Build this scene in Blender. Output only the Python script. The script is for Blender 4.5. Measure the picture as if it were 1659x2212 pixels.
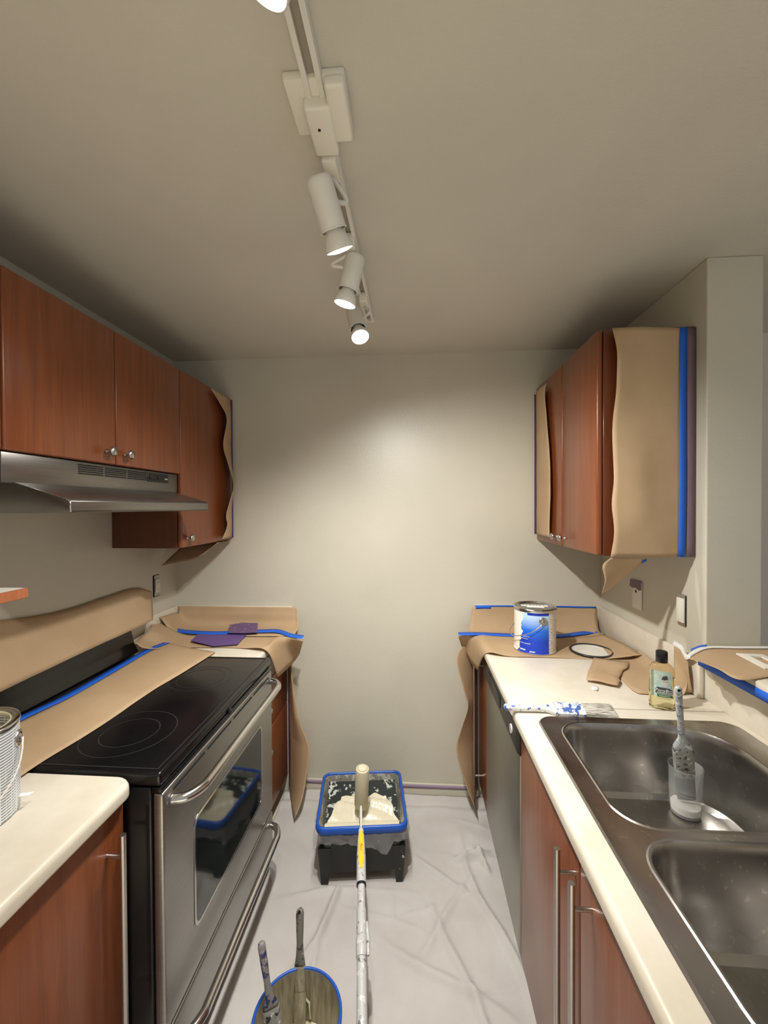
import bpy, bmesh, math, random
from mathutils import Vector, Matrix, noise, geometry
random.seed(4)
for o in list(bpy.data.objects): bpy.data.objects.remove(o)
scn = bpy.context.scene
col = scn.collection
PI = math.pi
V = Vector

# ------------------------------------------------------------ camera
F, YAW, PITCH, ROLL, EYE = 890.9, .0724, -.0121, -.005, 1.551
FW = V((-math.sin(YAW)*math.cos(PITCH), math.cos(YAW)*math.cos(PITCH), math.sin(PITCH)))
_r = V((math.cos(YAW), math.sin(YAW), 0)); _u = _r.cross(FW)
RT = math.cos(ROLL)*_r + math.sin(ROLL)*_u
UP = -math.sin(ROLL)*_r + math.cos(ROLL)*_u
cam = bpy.data.cameras.new('camera'); cam.sensor_fit = 'HORIZONTAL'; cam.sensor_width = 36
cam.lens = F/1659*36; cam.clip_start = .02
co = bpy.data.objects.new('camera', cam); col.objects.link(co)
M = Matrix((RT, UP, -FW)).transposed().to_4x4(); M.translation = V((0, 0, EYE)); co.matrix_world = M
scn.camera = co
def at(u, v, ax, val):
    d = FW + RT*(u-829.5)/F - UP*(v-1106)/F
    o = V((0, 0, EYE)); i = 'xyz'.index(ax)
    return o + d*((val-o[i])/d[i])

# ------------------------------------------------------------ world and exposure
w = bpy.data.worlds.new('world'); scn.world = w; w.use_nodes = True
w.node_tree.nodes['Background'].inputs[0].default_value = (.84, .90, 1.0, 1)
w.node_tree.nodes['Background'].inputs[1].default_value = .42
scn.view_settings.view_transform = 'Standard'; scn.view_settings.look = 'None'
scn.view_settings.exposure = 0.24; scn.view_settings.gamma = 1
LAMP_W = 36.0

# ------------------------------------------------------------ materials
def lin(c):
    return tuple((x/12.92 if x <= .04045 else ((x+.055)/1.055)**2.4) for x in [k/255 for k in c])+(1,)
MT = {}
class NT:
    def __init__(s, name):
        s.m = bpy.data.materials.new(name); s.m.use_nodes = True; MT[name] = s.m
        s.t = s.m.node_tree; s.b = s.t.nodes['Principled BSDF']; s.out = s.t.nodes['Material Output']
    def n(s, typ, **k):
        x = s.t.nodes.new(typ)
        for a, b in k.items():
            if a.startswith('i_'):
                key = a[2:].replace('_', ' ')
                x.inputs[int(key) if key.isdigit() else key].default_value = b
            else: setattr(x, a, b)
        return x
    def l(s, a, b): s.t.links.new(a, b)
    def coord(s, sc=(1, 1, 1), rot=(0, 0, 0)):
        c = s.n('ShaderNodeTexCoord'); m = s.n('ShaderNodeMapping')
        m.inputs['Scale'].default_value = sc; m.inputs['Rotation'].default_value = rot
        s.l(c.outputs['Object'], m.inputs[0]); return m.outputs[0]
    def noise(s, co, scale, detail=3, rough=.5, dist=0):
        x = s.n('ShaderNodeTexNoise', i_Scale=scale, i_Detail=detail, i_Roughness=rough, i_Distortion=dist); s.l(co, x.inputs['Vector']); return x.outputs[0]
    def ramp(s, fac, stops, interp='LINEAR'):
        r = s.n('ShaderNodeValToRGB'); r.color_ramp.interpolation = interp
        e = r.color_ramp.elements
        while len(e) < len(stops): e.new(.5)
        for k, (p, c) in enumerate(stops): e[k].position = p; e[k].color = lin(c) if len(c) == 3 else c
        s.l(fac, r.inputs[0]); return r.outputs[0]
    def mix(s, fac, a, b):
        x = s.n('ShaderNodeMix', data_type='RGBA')
        for val, i in ((fac, 0), (a, 6), (b, 7)):
            if isinstance(val, bpy.types.NodeSocket): s.l(val, x.inputs[i])
            elif i == 0: x.inputs[0].default_value = val
            else: x.inputs[i].default_value = lin(val)
        return x.outputs[2]
    def math(s, op, a, b=0., clamp=False):
        x = s.n('ShaderNodeMath', operation=op, use_clamp=clamp)
        for val, i in ((a, 0), (b, 1)):
            if isinstance(val, bpy.types.NodeSocket): s.l(val, x.inputs[i])
            else: x.inputs[i].default_value = val
        return x.outputs[0]
    def bump(s, h, strength=.2, dist=.001):
        b = s.n('ShaderNodeBump', i_Strength=strength, i_Distance=dist); s.l(h, b.inputs['Height']); s.l(b.outputs[0], s.b.inputs['Normal'])
    def base(s, c):
        if isinstance(c, bpy.types.NodeSocket): s.l(c, s.b.inputs['Base Color'])
        else: s.b.inputs['Base Color'].default_value = lin(c)
    def set(s, **k):
        for a, v in k.items(): s.b.inputs[a.replace('_', ' ')].default_value = v
        return s
def plain(name, c, rough=.5, metal=0., **k):
    x = NT(name); x.base(c); x.set(Roughness=rough, Metallic=metal, **k); return x
def wallmat(name, c, peel=.35, rough=.5):
    x = NT(name); q = x.coord(); a = x.noise(q, 2.2, 3)
    x.base(x.ramp(a, [(.3, tuple(int(k*.97) for k in c)), (.7, c)])); x.set(Roughness=rough)
    x.bump(x.noise(q, 160, 2, .55), peel, .0016)
wallmat('wall_paint', (205, 199, 182), .35, .36); wallmat('ceiling_paint', (206, 201, 189), .45, .6)
wallmat('column_paint', (190, 187, 176), .5); wallmat('pink_wall', (222, 210, 198), .3)
def wood(name, c1, c2, rough=.32):
    x = NT(name); a = x.noise(x.coord((14, 14, .9)), 3.2, 5, .6, .6); b = x.noise(x.coord((160, 160, 5)), 2, 3)
    f = x.math('ADD', x.math('MULTIPLY', a, .75), x.math('MULTIPLY', b, .25))
    x.base(x.ramp(f, [(.3, c1), (.68, c2)])); x.set(Roughness=rough, Coat_Weight=.25, Coat_Roughness=.25)
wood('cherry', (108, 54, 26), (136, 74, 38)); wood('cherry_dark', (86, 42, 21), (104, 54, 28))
wood('cherry_light', (160, 90, 56), (182, 108, 68))
x = NT('laminate'); q = x.coord(); a = x.noise(q, 9, 4, .6); b = x.noise(q, 90, 3)
x.base(x.mix(x.math('MULTIPLY', b, .25), x.ramp(a, [(.35, (212, 203, 184)), (.65, (224, 216, 200))]), (205, 192, 168))); x.set(Roughness=.38)
def kraft(name, c1, c2):
    x = NT(name); q = x.coord(); a = x.noise(q, 5, 4, .6); b = x.noise(q, 260, 2)
    x.base(x.mix(x.math('MULTIPLY', b, .18), x.ramp(a, [(.3, c1), (.7, c2)]), (150, 112, 74))); x.set(Roughness=.72)
    x.bump(x.noise(q, 14, 4, .6), .25, .004)
    t = x.n('ShaderNodeBsdfTranslucent'); t.inputs[0].default_value = lin(c2); m = x.n('ShaderNodeMixShader'); m.inputs[0].default_value = .22
    x.l(x.b.outputs[0], m.inputs[1]); x.l(t.outputs[0], m.inputs[2]); x.l(m.outputs[0], x.out.inputs[0])
kraft('kraft', (200, 170, 132), (213, 185, 148))
plain('lilac_tape', (156, 136, 156), .6); plain('mauve_film', (112, 92, 106), .45); plain('blue_tape', (24, 98, 212), .55); plain('purple_tape', (98, 72, 132), .5)
plain('white_tape', (235, 232, 224), .6)
x = NT('purple_plastic'); q = x.coord(); a = x.noise(q, 60, 3); x.base(x.ramp(a, [(.62, (88, 64, 122)), (.74, (190, 180, 205))])); x.set(Roughness=.25)
def brushed(name, c, rough=.32, sc=(2, 2, 220), metal=1.):
    x = NT(name); a = x.noise(x.coord(sc), 3, 3); q = x.noise(x.coord(), 4, 3)
    x.base(x.ramp(a, [(.3, tuple(int(k*.9) for k in c)), (.7, c)])); x.set(Metallic=metal)
    x.l(x.math('ADD', x.math('MULTIPLY', a, .12), x.math('ADD', x.math('MULTIPLY', q, .12), rough-.12)), x.b.inputs['Roughness'])
brushed('stainless', (178, 176, 172), .34, (2, 2, 200)); brushed('stainless_dw', (172, 170, 160), .42, (200, 200, 2))
brushed('hood_metal', (140, 136, 130), .30, (200, 2, 200), .9)
x = NT('sink_steel'); q = x.coord(); b = x.noise(q, 7, 2, .5); c_ = x.noise(q, 70, 2)
x.base(x.mix(x.ramp(c_, [(.66, (0, 0, 0)), (.72, (255, 255, 255))]), x.ramp(b, [(.35, (172, 168, 163)), (.66, (190, 187, 183))]), (206, 204, 200))); x.set(Metallic=1.)
x.l(x.math('ADD', x.math('MULTIPLY', b, .14), .20), x.b.inputs['Roughness'])
plain('chrome', (205, 203, 200), .18, 1.); plain('satin_nickel', (190, 186, 180), .28, 1.)
plain('black_enamel', (14, 14, 15), .2); plain('black_plastic', (22, 22, 23), .35); plain('dark_gap', (12, 10, 9), .8)
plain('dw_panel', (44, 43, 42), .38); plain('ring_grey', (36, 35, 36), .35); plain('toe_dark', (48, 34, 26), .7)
x = NT('cooktop_glass'); q = x.coord(); a = x.noise(q, 7, 4, .6); x.base((16, 15, 17)); x.l(x.math('ADD', x.math('MULTIPLY', a, .22), .06), x.b.inputs['Roughness'])
x = NT('oven_glass'); x.base((26, 32, 32)); x.set(Roughness=.06, Specular_IOR_Level=.9)
plain('white_metal', (226, 224, 216), .35); plain('white_plastic', (232, 228, 216), .4); plain('grey_plastic', (160, 152, 138), .5)
x = NT('lamp_face'); x.b.inputs['Base Color'].default_value = (1, 1, 1, 1); x.set(Emission_Color=(1, .985, .95, 1), Emission_Strength=14.)
plain('bulb_white', (225, 222, 214), .25); plain('bulb_silver', (190, 192, 194), .3, .6)
x = NT('canvas'); q = x.coord(); a = x.noise(q, 3, 5, .6); x.base(x.ramp(a, [(.3, (184, 178, 172)), (.7, (200, 195, 190))])); x.set(Roughness=.9); x.bump(x.noise(q, 420, 2), .3, .0008)
x = NT('floor_tile'); q = x.coord(); a = x.noise(q, 6, 4); x.base(x.ramp(a, [(.3, (206, 196, 170)), (.7, (220, 212, 188))])); x.set(Roughness=.4)
def spatter(name, basec, spots, scale=60, rough=.45):
    x = NT(name); c = None; prev = basec
    for k, (sc, th) in enumerate(spots):
        q = x.coord((1, 1, 1), (k*1.1, k*.7, k)); a = x.noise(q, scale*(1+.3*k), 3, .6)
        prev = x.mix(x.ramp(a, [(th, (0, 0, 0)), (th+.03, (255, 255, 255))]), prev, sc)
    x.base(prev); x.set(Roughness=rough)
spatter('handle_spatter', (222, 222, 220), [((70, 98, 160), .56), ((120, 84, 84), .66), ((235, 235, 232), .55)], 70)
spatter('handle_grey', (112, 108, 102), [((70, 66, 62), .56), ((176, 150, 124), .66)], 60)
spatter('handle_blue', (128, 126, 122), [((48, 52, 96), .55), ((206, 204, 198), .66)], 55)
spatter('handle_white', (176, 180, 180), [((110, 112, 114), .56), ((222, 224, 222), .58)], 80)
spatter('pole_metal', (196, 196, 194), [((120, 118, 116), .60), ((226, 226, 224), .6)], 50, .38)
spatter('tray_black', (18, 24, 22), [((190, 196, 190), .70)], 40, .3)
spatter('tray_inside', (24, 32, 30), [((186, 190, 182), .535)], 26, .35)
spatter('tray_grey', (140, 138, 126), [((186, 184, 174), .5), ((60, 62, 58), .64)], 30, .4)
spatter('ferrule', (150, 150, 144), [((60, 60, 58), .56), ((214, 212, 204), .6)], 70, .35)
spatter('ferrule_blue', (206, 208, 208), [((66, 96, 160), .52), ((236, 236, 234), .54), ((80, 76, 80), .66)], 60, .4)
x = NT('bristle_grey'); a = x.noise(x.coord((12, 160, 160)), 3, 3); x.base(x.ramp(a, [(.35, (92, 86, 78)), (.6, (208, 202, 190))])); x.set(Roughness=.8)
plain('bristle', (206, 196, 174), .8); plain('bristle_dark', (36, 33, 30), .8)
x = NT('wet_paint'); q = x.coord((8, 2, 2)); x.base((220, 211, 184)); x.set(Roughness=.25); x.bump(x.noise(q, 6, 2), .3, .006)
x = NT('roller_nap'); q = x.coord(); x.base((214, 204, 172)); x.set(Roughness=.9); x.bump(x.noise(q, 300, 2), .8, .003)
plain('yellow_grip', (244, 200, 40), .45); plain('red_print', (172, 60, 52), .6)
plain('tray_blue', (24, 82, 176), .35)
x = NT('bucket_film'); a = x.noise(x.coord((26, 26, 3)), 3, 4, .6); x.base(x.ramp(a, [(.3, (120, 112, 84)), (.7, (176, 168, 146))])); x.set(Roughness=.35)
def clear(name, c, alpha, rough=.12):
    x = NT(name); x.base(c); x.set(Roughness=rough)
    t = x.n('ShaderNodeBsdfTransparent'); t.inputs[0].default_value = lin((245, 245, 245)); m = x.n('ShaderNodeMixShader'); m.inputs[0].default_value = alpha
    x.l(t.outputs[0], m.inputs[1]); x.l(x.b.outputs[0], m.inputs[2]); x.l(m.outputs[0], x.out.inputs[0])
clear('film', (225, 225, 225), .20, .1); clear('cup_film', (230, 232, 230), .17, .06)
def glass(name, c, ior=1.3, rough=.03):
    x = NT(name); x.base(c); x.set(Roughness=rough, Transmission_Weight=1., IOR=ior)
glass('bottle_plastic', (250, 248, 232), 1.18); glass('soap_liquid', (250, 246, 212), 1.2); glass('cup_plastic', (244, 246, 246), 1.15, .06)
x = NT('bottle_label'); a = x.noise(x.coord(), 60, 3); x.base(x.ramp(a, [(.3, (168, 188, 176)), (.7, (194, 210, 194))])); x.set(Roughness=.4)
plain('label_green', (52, 104, 62), .5); plain('print_white', (240, 240, 236), .5); plain('print_dark', (66, 66, 68), .5); plain('print_face', (206, 202, 188), .5); plain('print_shirt', (182, 204, 206), .5); plain('print_grey', (150, 154, 130), .6)
# paint-can label: printed blue field fading to pale at the top, torn-looking white splash on one side
x = NT('can_label'); c = x.n('ShaderNodeTexCoord'); sp = x.n('ShaderNodeSeparateXYZ'); x.l(c.outputs['Object'], sp.inputs[0])
rot = x.n('ShaderNodeMapping'); rot.inputs['Rotation'].default_value = (0, 0, 1.849); x.l(c.outputs['Object'], rot.inputs[0])
s2 = x.n('ShaderNodeSeparateXYZ'); x.l(rot.outputs[0], s2.inputs[0])
ang = x.math('ARCTAN2', s2.outputs[1], s2.outputs[0])      # 0 on the printed front
a = x.noise(c.outputs['Object'], 45, 4, .6)
zz = sp.outputs[2]
blue = x.ramp(x.math('MULTIPLY', zz, 1/.19), [(.30, (14, 62, 196)), (.55, (30, 112, 226)), (.85, (186, 214, 240))])
edge = x.math('ADD', x.math('ADD', ang, x.math('MULTIPLY', a, .7)), x.math('MULTIPLY', zz, -2.2))
wht = x.math('LESS_THAN', edge, -.55)
band = x.math('MULTIPLY', x.math('GREATER_THAN', zz, .168), x.math('GREATER_THAN', ang, -.35))
colr = x.mix(band, blue, (14, 50, 170)); colr = x.mix(wht, colr, (240, 236, 224))
side = x.math('GREATER_THAN', ang, .70); tx = x.noise(x.coord((30, 30, 200)), 3, 3)
colr = x.mix(side, colr, x.ramp(tx, [(.42, (168, 162, 152)), (.5, (226, 220, 208))]))
x.base(colr); x.set(Roughness=.3)
# ingredients label: rows of small print
x = NT('text_label'); q = x.coord((120, 120, 1)); a = x.noise(q, 2.2, 2); c = x.n('ShaderNodeTexCoord'); sp = x.n('ShaderNodeSeparateXYZ'); x.l(c.outputs['Object'], sp.inputs[0])
row = x.math('GREATER_THAN', x.math('FRACT', x.math('MULTIPLY', sp.outputs[2], 170.)), .55)
x.base(x.mix(x.math('MULTIPLY', row, x.math('GREATER_THAN', a, .42)), (236, 238, 238), (128, 132, 138))); x.set(Roughness=.35)

# ------------------------------------------------------------ mesh helpers
def B(): return bmesh.new()
def box(bm, x0, x1, y0, y1, z0, z1, bev=0., seg=2, mat=None):
    m = Matrix.Translation(((x0+x1)/2, (y0+y1)/2, (z0+z1)/2)) @ Matrix.Diagonal((abs(x1-x0), abs(y1-y0), abs(z1-z0), 1))
    if mat: m = mat @ m
    r = bmesh.ops.create_cube(bm, size=1, matrix=m)
    if bev: bmesh.ops.bevel(bm, geom=list({e for v in r['verts'] for e in v.link_edges}), offset=bev, segments=seg, affect='EDGES', profile=.5)
    return bm
def frame(d):
    d = V(d).normalized(); a = V((0, 0, 1)) if abs(d.z) < .9 else V((1, 0, 0))
    s = d.cross(a).normalized(); return d, s, s.cross(d).normalized()
def tube(bm, pts, r, n=12, cap=True, flat=1.):
    pts = [V(p) for p in pts]; rings = []
    rr = r if isinstance(r, (list, tuple)) else [r]*len(pts)
    ref = None
    for i, p in enumerate(pts):
        d = (pts[min(i+1, len(pts)-1)]-pts[max(i-1, 0)]).normalized()
        if ref is None: _, s, t = frame(d)
        else:
            s = (ref - d*ref.dot(d)).normalized(); t = s.cross(d)
        ref = s
        rings.append([bm.verts.new(p + (s*math.cos(2*PI*k/n) + t*math.sin(2*PI*k/n)*flat)*rr[i]) for k in range(n)])
    for a, b in zip(rings, rings[1:]):
        for k in range(n): bm.faces.new((a[k], a[(k+1) % n], b[(k+1) % n], b[k]))
    if cap: bm.faces.new(rings[0][::-1]); bm.faces.new(rings[-1])
    return bm
def curve(pts, n=8):
    pts = [V(p) for p in pts]; out = []
    P = [2*pts[0]-pts[1]] + pts + [2*pts[-1]-pts[-2]]
    for i in range(1, len(P)-2):
        for k in range(n):
            t = k/n; out.append(cr(P[i-1], P[i], P[i+1], P[i+2], t))
    return out+[pts[-1]]
def cr(a, b, c, d, t):
    return .5*((2*b)+(c-a)*t+(2*a-5*b+4*c-d)*t*t+(3*b-a-3*c+d)*t**3)
def lathe(bm, prof, mat=Matrix(), n=32, sx=1., sy=1.):
    rings = []
    for r, z in prof:
        if r < 1e-6: rings.append([bm.verts.new(mat @ V((0, 0, z)))])
        else: rings.append([bm.verts.new(mat @ V((r*sx*math.cos(2*PI*k/n), r*sy*math.sin(2*PI*k/n), z))) for k in range(n)])
    for a, b in zip(rings, rings[1:]):
        if len(a) == 1 and len(b) == 1: continue
        for k in range(n):
            k2 = (k+1) % n
            if len(a) == 1: bm.faces.new((a[0], b[k2], b[k]))
            elif len(b) == 1: bm.faces.new((a[k], a[k2], b[0]))
            else: bm.faces.new((a[k], a[k2], b[k2], b[k]))
    return bm
def axis_mat(p, d):
    d, s, t = frame(d); m = Matrix((s, t, d)).transposed()
    if m.determinant() < 0: m = Matrix((t, s, d)).transposed()
    m = m.to_4x4(); m.translation = V(p); return m
def prism(bm, poly, y0, y1, plane='xz', bev=0.):
    def mk(a, b, h): return V((a, h, b)) if plane == 'xz' else (V((h, a, b)) if plane == 'yz' else V((a, b, h)))
    A = [bm.verts.new(mk(a, b, y0)) for a, b in poly]; Bv = [bm.verts.new(mk(a, b, y1)) for a, b in poly]
    n = len(poly); f = [bm.faces.new(A), bm.faces.new(Bv[::-1])]
    for k in range(n): f.append(bm.faces.new((A[k], Bv[k], Bv[(k+1) % n], A[(k+1) % n])))
    bmesh.ops.recalc_face_normals(bm, faces=f)
    if bev: bmesh.ops.bevel(bm, geom=list({e for q in f for e in q.edges}), offset=bev, segments=2, affect='EDGES', profile=.5)
    return bm
def rrect(x0, x1, y0, y1, r, n=6):
    out = []
    rs = r if isinstance(r, (list, tuple)) else [r]*4
    for (cx, cy, a0, q) in ((x1, y1, 0, rs[0]), (x0, y1, 90, rs[1]), (x0, y0, 180, rs[2]), (x1, y0, 270, rs[3])):
        sx = 1 if a0 in (0, 270) else -1; sy = 1 if a0 in (0, 90) else -1
        for k in range(n+1):
            a = math.radians(a0+90*k/n); out.append((cx-sx*q+q*math.cos(a), cy-sy*q+q*math.sin(a)))
    return out

def inside(p, poly):
    c = False; n = len(poly)
    for k in range(n):
        (x1, y1), (x2, y2) = poly[k], poly[(k+1) % n]
        if (y1 > p[1]) != (y2 > p[1]) and p[0] < (x2-x1)*(p[1]-y1)/(y2-y1)+x1: c = not c
    return c
def holefill(bm, outer, holes):
    """flat triangles between loops of BMVerts, leaving the holes open"""
    vs = []; ed = []
    for lp in [outer]+holes:
        b0 = len(vs); vs += lp; ed += [(b0+k, b0+(k+1) % len(lp)) for k in range(len(lp))]
    P2 = [V((v.co.x, v.co.y)) for v in vs]
    r = geometry.delaunay_2d_cdt(P2, ed, [], 0, 1e-7)
    po = [(v.co.x, v.co.y) for v in outer]; ph = [[(v.co.x, v.co.y) for v in h] for h in holes]
    for f in r[2]:
        idx = [r[3][i][0] for i in f]; c = sum((P2[i] for i in idx), V((0, 0)))/3
        if inside(c, po) and not any(inside(c, h) for h in ph):
            bm.faces.new([vs[i] for i in idx])

# ------------------------------------------------------------ object helpers
def root(name, loc, label, cat, group=None):
    o = bpy.data.objects.new(name, None); o.empty_display_size = .05; o.location = loc; col.objects.link(o)
    o['label'] = label; o['category'] = cat
    if group: o['group'] = group
    return o
def wloc(p):
    l = V((0, 0, 0))
    while p: l += p.location; p = p.parent
    return l
def part(name, bm, mat, parent=None, smooth=None, label=None, kind=None, loc=None, ang=40):
    off = wloc(parent) if parent else V(loc or (0, 0, 0))
    bmesh.ops.recalc_face_normals(bm, faces=bm.faces[:])
    bmesh.ops.translate(bm, verts=bm.verts[:], vec=-off)
    me = bpy.data.meshes.new(name); bm.to_mesh(me); bm.free()
    for m in (mat if isinstance(mat, list) else [mat]): me.materials.append(MT[m])
    if smooth is not False:
        for p in me.polygons: p.use_smooth = True
        if smooth is None: me.set_sharp_from_angle(angle=math.radians(ang))
    o = bpy.data.objects.new(name, me); col.objects.link(o)
    if parent: o.parent = parent
    else: o.location = off
    if label: o['label'] = label
    if kind: o['kind'] = kind
    return o
def thing(name, bm, mat, label, cat, group=None, loc=None, **k):
    o = part(name, bm, mat, None, label=label, loc=loc, **k); o['category'] = cat
    if group: o['group'] = group
    return o
def struct(name, bm, mat, **k):
    return part(name, bm, mat, None, smooth=k.pop('smooth', False), kind='structure', **k)
def grid(ctrl, nu=6, nv=6, crumple=0., seed=0, scale=14.):
    """smooth sheet through a net of 3-D points"""
    C = [[V(p) for p in row] for row in ctrl]
    rows = [curve(r, nu) for r in C]
    colsn = len(rows[0]); full = [curve([rows[i][j] for i in range(len(rows))], nv) for j in range(colsn)]
    bm = B(); vs = []
    for j in range(colsn):
        ln = []
        for p in full[j]:
            if crumple:
                q = noise.noise_vector(p*scale + V((seed*7.3, seed, 0))); p = p + q*crumple
            ln.append(bm.verts.new(p))
        vs.append(ln)
    for a, b in zip(vs, vs[1:]):
        for k in range(len(a)-1): bm.faces.new((a[k], a[k+1], b[k+1], b[k]))
    return bm
def solid(o, t=.0006):
    m = o.modifiers.new('thick', 'SOLIDIFY'); m.thickness = t; m.offset = 0; return o
def paper(name, ctrl, label, nu=6, nv=6, crumple=.0015, seed=0, mat='kraft'):
    C = [V(p) for r in ctrl for p in r]; lo = V((sum(p.x for p in C)/len(C), sum(p.y for p in C)/len(C), min(p.z for p in C)))
    return solid(thing(name, grid(ctrl, nu, nv, crumple, seed), mat, label, 'paper', loc=lo, smooth=True))
def ribbon(name, pts, wv, mat, parent, n=6, label=None):
    """flat strip of tape centred on pts, wv = half-width vector"""
    pts = curve(pts, n); wv = V(wv)
    bm = B(); prev = None
    for p in pts:
        a, b = bm.verts.new(p-wv), bm.verts.new(p+wv)
        if prev: bm.faces.new((prev[0], a, b, prev[1]))
        prev = (a, b)
    return solid(part(name, bm, mat, parent, smooth=True, label=label), .0005)
def text_mesh(s, size, font_shear=0.):
    cu = bpy.data.curves.new('txt', 'FONT'); cu.body = s; cu.size = size; cu.align_x = 'CENTER'; cu.align_y = 'CENTER'; cu.shear = font_shear; cu.resolution_u = 2
    o = bpy.data.objects.new('txt', cu); col.objects.link(o); bpy.context.view_layer.update()
    dg = bpy.context.evaluated_depsgraph_get(); me = bpy.data.meshes.new_from_object(o.evaluated_get(dg))
    bpy.data.objects.remove(o); bpy.data.curves.remove(cu)
    bm = B(); bm.from_mesh(me); bpy.data.meshes.remove(me); return bm
def put_text(s, size, fn, mat, parent, name='lettering', shear=0.):
    bm = text_mesh(s, size, shear)
    for v in bm.verts: v.co = fn(v.co.x, v.co.y)
    return part(name, bm, mat, parent, smooth=False)

def small_print(width, h, fn, mat, parent, seed=1, name='small_print'):
    """a line of print too small to read: a row of short bars"""
    rn = random.Random(seed); bm = B(); x = -width/2
    while x < width/2:
        w_ = min(rn.uniform(.5, 1.6)*h, width/2-x)
        for k in range(3):
            q = [bm.verts.new(fn(a, b)) for a, b in ((x+w_*k/3, -h/2), (x+w_*(k+1)/3, -h/2), (x+w_*(k+1)/3, h/2), (x+w_*k/3, h/2))]; bm.faces.new(q)
        x += w_+h*.35
    return part(name, bm, mat, parent, smooth=False)

# ------------------------------------------------------------ room
L, R, D, C = -1.306, .951, 2.183, 2.354
YN = -2.6
struct('floor', box(B(), L-.3, 3.6, YN, D+.2, -.08, 0), 'floor_tile')
struct('ceiling', box(B(), L-.3, 3.6, YN, D+.2, C, C+.1), 'ceiling_paint')
struct('wall_back', box(B(), L-.15, R+.172, D, D+.15, 0, C), 'wall_paint')
struct('wall_left', box(B(), L-.15, L, YN, D, 0, C), 'wall_paint')
struct('wall_right', box(B(), R, R+.172, 1.417, D, 0, C, .004), 'wall_paint')
struct('wall_half', box(B(), R, R+.172, -.6, 1.4165, 0, 1.055), 'laminate')
struct('wall_adjoining', box(B(), R+.173, 3.6, 2.06, 2.2, 0, C), 'pink_wall')
struct('baseboard_back', box(B(), -.684, .334, D-.014, D-.0005, 0, .088, .004), 'wall_paint')
led = struct('trim_1', prism(B(), rrect(.885, R+.26, -.6, 1.415, [.002, .055, .002, .002]), 1.056, 1.094, 'xy', .006), 'laminate', smooth=None)
bp = bpy.data.objects['baseboard_back']
ribbon('masking_tape', [(-.66, D-.0155, .076), (0, D-.0155, .074), (.33, D-.0155, .076)], (0, 0, .010), 'lilac_tape', bp, label='purple masking tape along baseboard')

# backsplash lips
def lip(name, x0, x1, y0, y1, z1, label):
    return thing(name, box(B(), x0, x1, y0, y1, .9145, z1, .005), 'laminate', label, 'backsplash', loc=((x0+x1)/2, (y0+y1)/2, .9145))
lip('backsplash', L+.0005, -.655, D-.018, D-.0005, 1.018, 'short cream backsplash behind left counter, on back wall')
lip('backsplash', L+.0005, L+.018, 1.70, D-.019, 1.018, 'short cream backsplash on wall below outlet beside the range')
lip('backsplash', .315, R-.0005, D-.018, D-.0005, 1.04, 'short cream backsplash on back wall behind blue paint can')
lip('backsplash', R-.018, R-.0005, 1.42, D-.019, 1.04, 'short cream backsplash under the wall switch and purple-stained plate')

# ------------------------------------------------------------ countertops
def top(name, x0, x1, y0, y1, corner, front, label, hole=None, rad=.013, h=.036):
    """slab with a rounded nose along the front side (front = -1: low-x side, +1: high-x side)"""
    bm = B()
    def lp(e, z): return [bm.verts.new((a, b, z)) for a, b in rrect(x0+(e if front < 0 else 0), x1-(e if front > 0 else 0), y0, y1, corner)]
    loops = []
    for k in range(6):
        a = PI/2*k/5; loops.append(lp(rad*(1-math.sin(a)), .914-rad*(1-math.cos(a))))
    for k in range(4):
        a = PI/2*k/3; loops.append(lp(.008*(1-math.cos(a)), .914-h+.008*(1-math.sin(a))))
    for a, b in zip(loops, loops[1:]):
        n = len(a)
        for k in range(n): bm.faces.new((a[k], a[(k+1) % n], b[(k+1) % n], b[k]))
    ht, hb_ = [], []
    if hole:
        ht = [bm.verts.new((a, b, .914)) for a, b in hole]; hb_ = [bm.verts.new((a, b, .914-h)) for a, b in hole]; n = len(ht)
        for k in range(n): bm.faces.new((ht[k], ht[(k+1) % n], hb_[(k+1) % n], hb_[k]))
    holefill(bm, loops[0], [ht] if hole else []); holefill(bm, loops[-1], [hb_] if hole else [])
    return thing(name, bm, 'laminate', label, 'countertop', loc=((x0+x1)/2, (y0+y1)/2, .914-h))
top('countertop', L+.001, -.66, .05, .922, [.03, .001, .001, .001], 1, 'cream countertop carrying the opened paint can beside the range')
top('countertop', L+.001, -.66, 1.698, D-.001, .001, 1, 'cream counter in left corner mostly hidden under brown paper')
top('countertop', .307, R-.001, 1.337, D-.001, [.001, .001, .004, .001], -1, 'cream countertop above dishwasher, with blue paint can on it')
top('countertop', .307, R-.001, .05, 1.333, [.001, .02, .001, .001], -1, 'cream countertop around the double sink',
    hole=rrect(.385, .905, .455, 1.255, .05))

# ------------------------------------------------------------ cabinets
def knob(parent, p, d):
    bm = B(); lathe(bm, [(0, 0), (.0075, 0), (.0075, .003), (.0045, .006), (.004, .015), (.0075, .019), (.0145, .022), (.0155, .0265), (.011, .031), (0, .032)], axis_mat(p, d), 18)
    return part('knob', bm, 'satin_nickel', parent, smooth=True, label='brushed metal mushroom knob')
def door(root_, x0, x1, y0, y1, z0, z1, name='door', mat='cherry', bev=.006):
    return part(name, box(B(), x0, x1, y0, y1, z0, z1, bev, 3), mat, root_)
def bar(parent, x, y, z0, z1, face):
    bm = B(); tube(bm, [(x, y, z0), (x, y, z1)], .0065, 16); h = part('handle', bm, 'satin_nickel', parent, label='long steel bar handle')
    for z in (z1-.05, z0+.05): part('handle_post', tube(B(), [(face, y, z), (x, y, z)], .0045, 10), 'satin_nickel', parent)
XL = -.991
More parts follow.
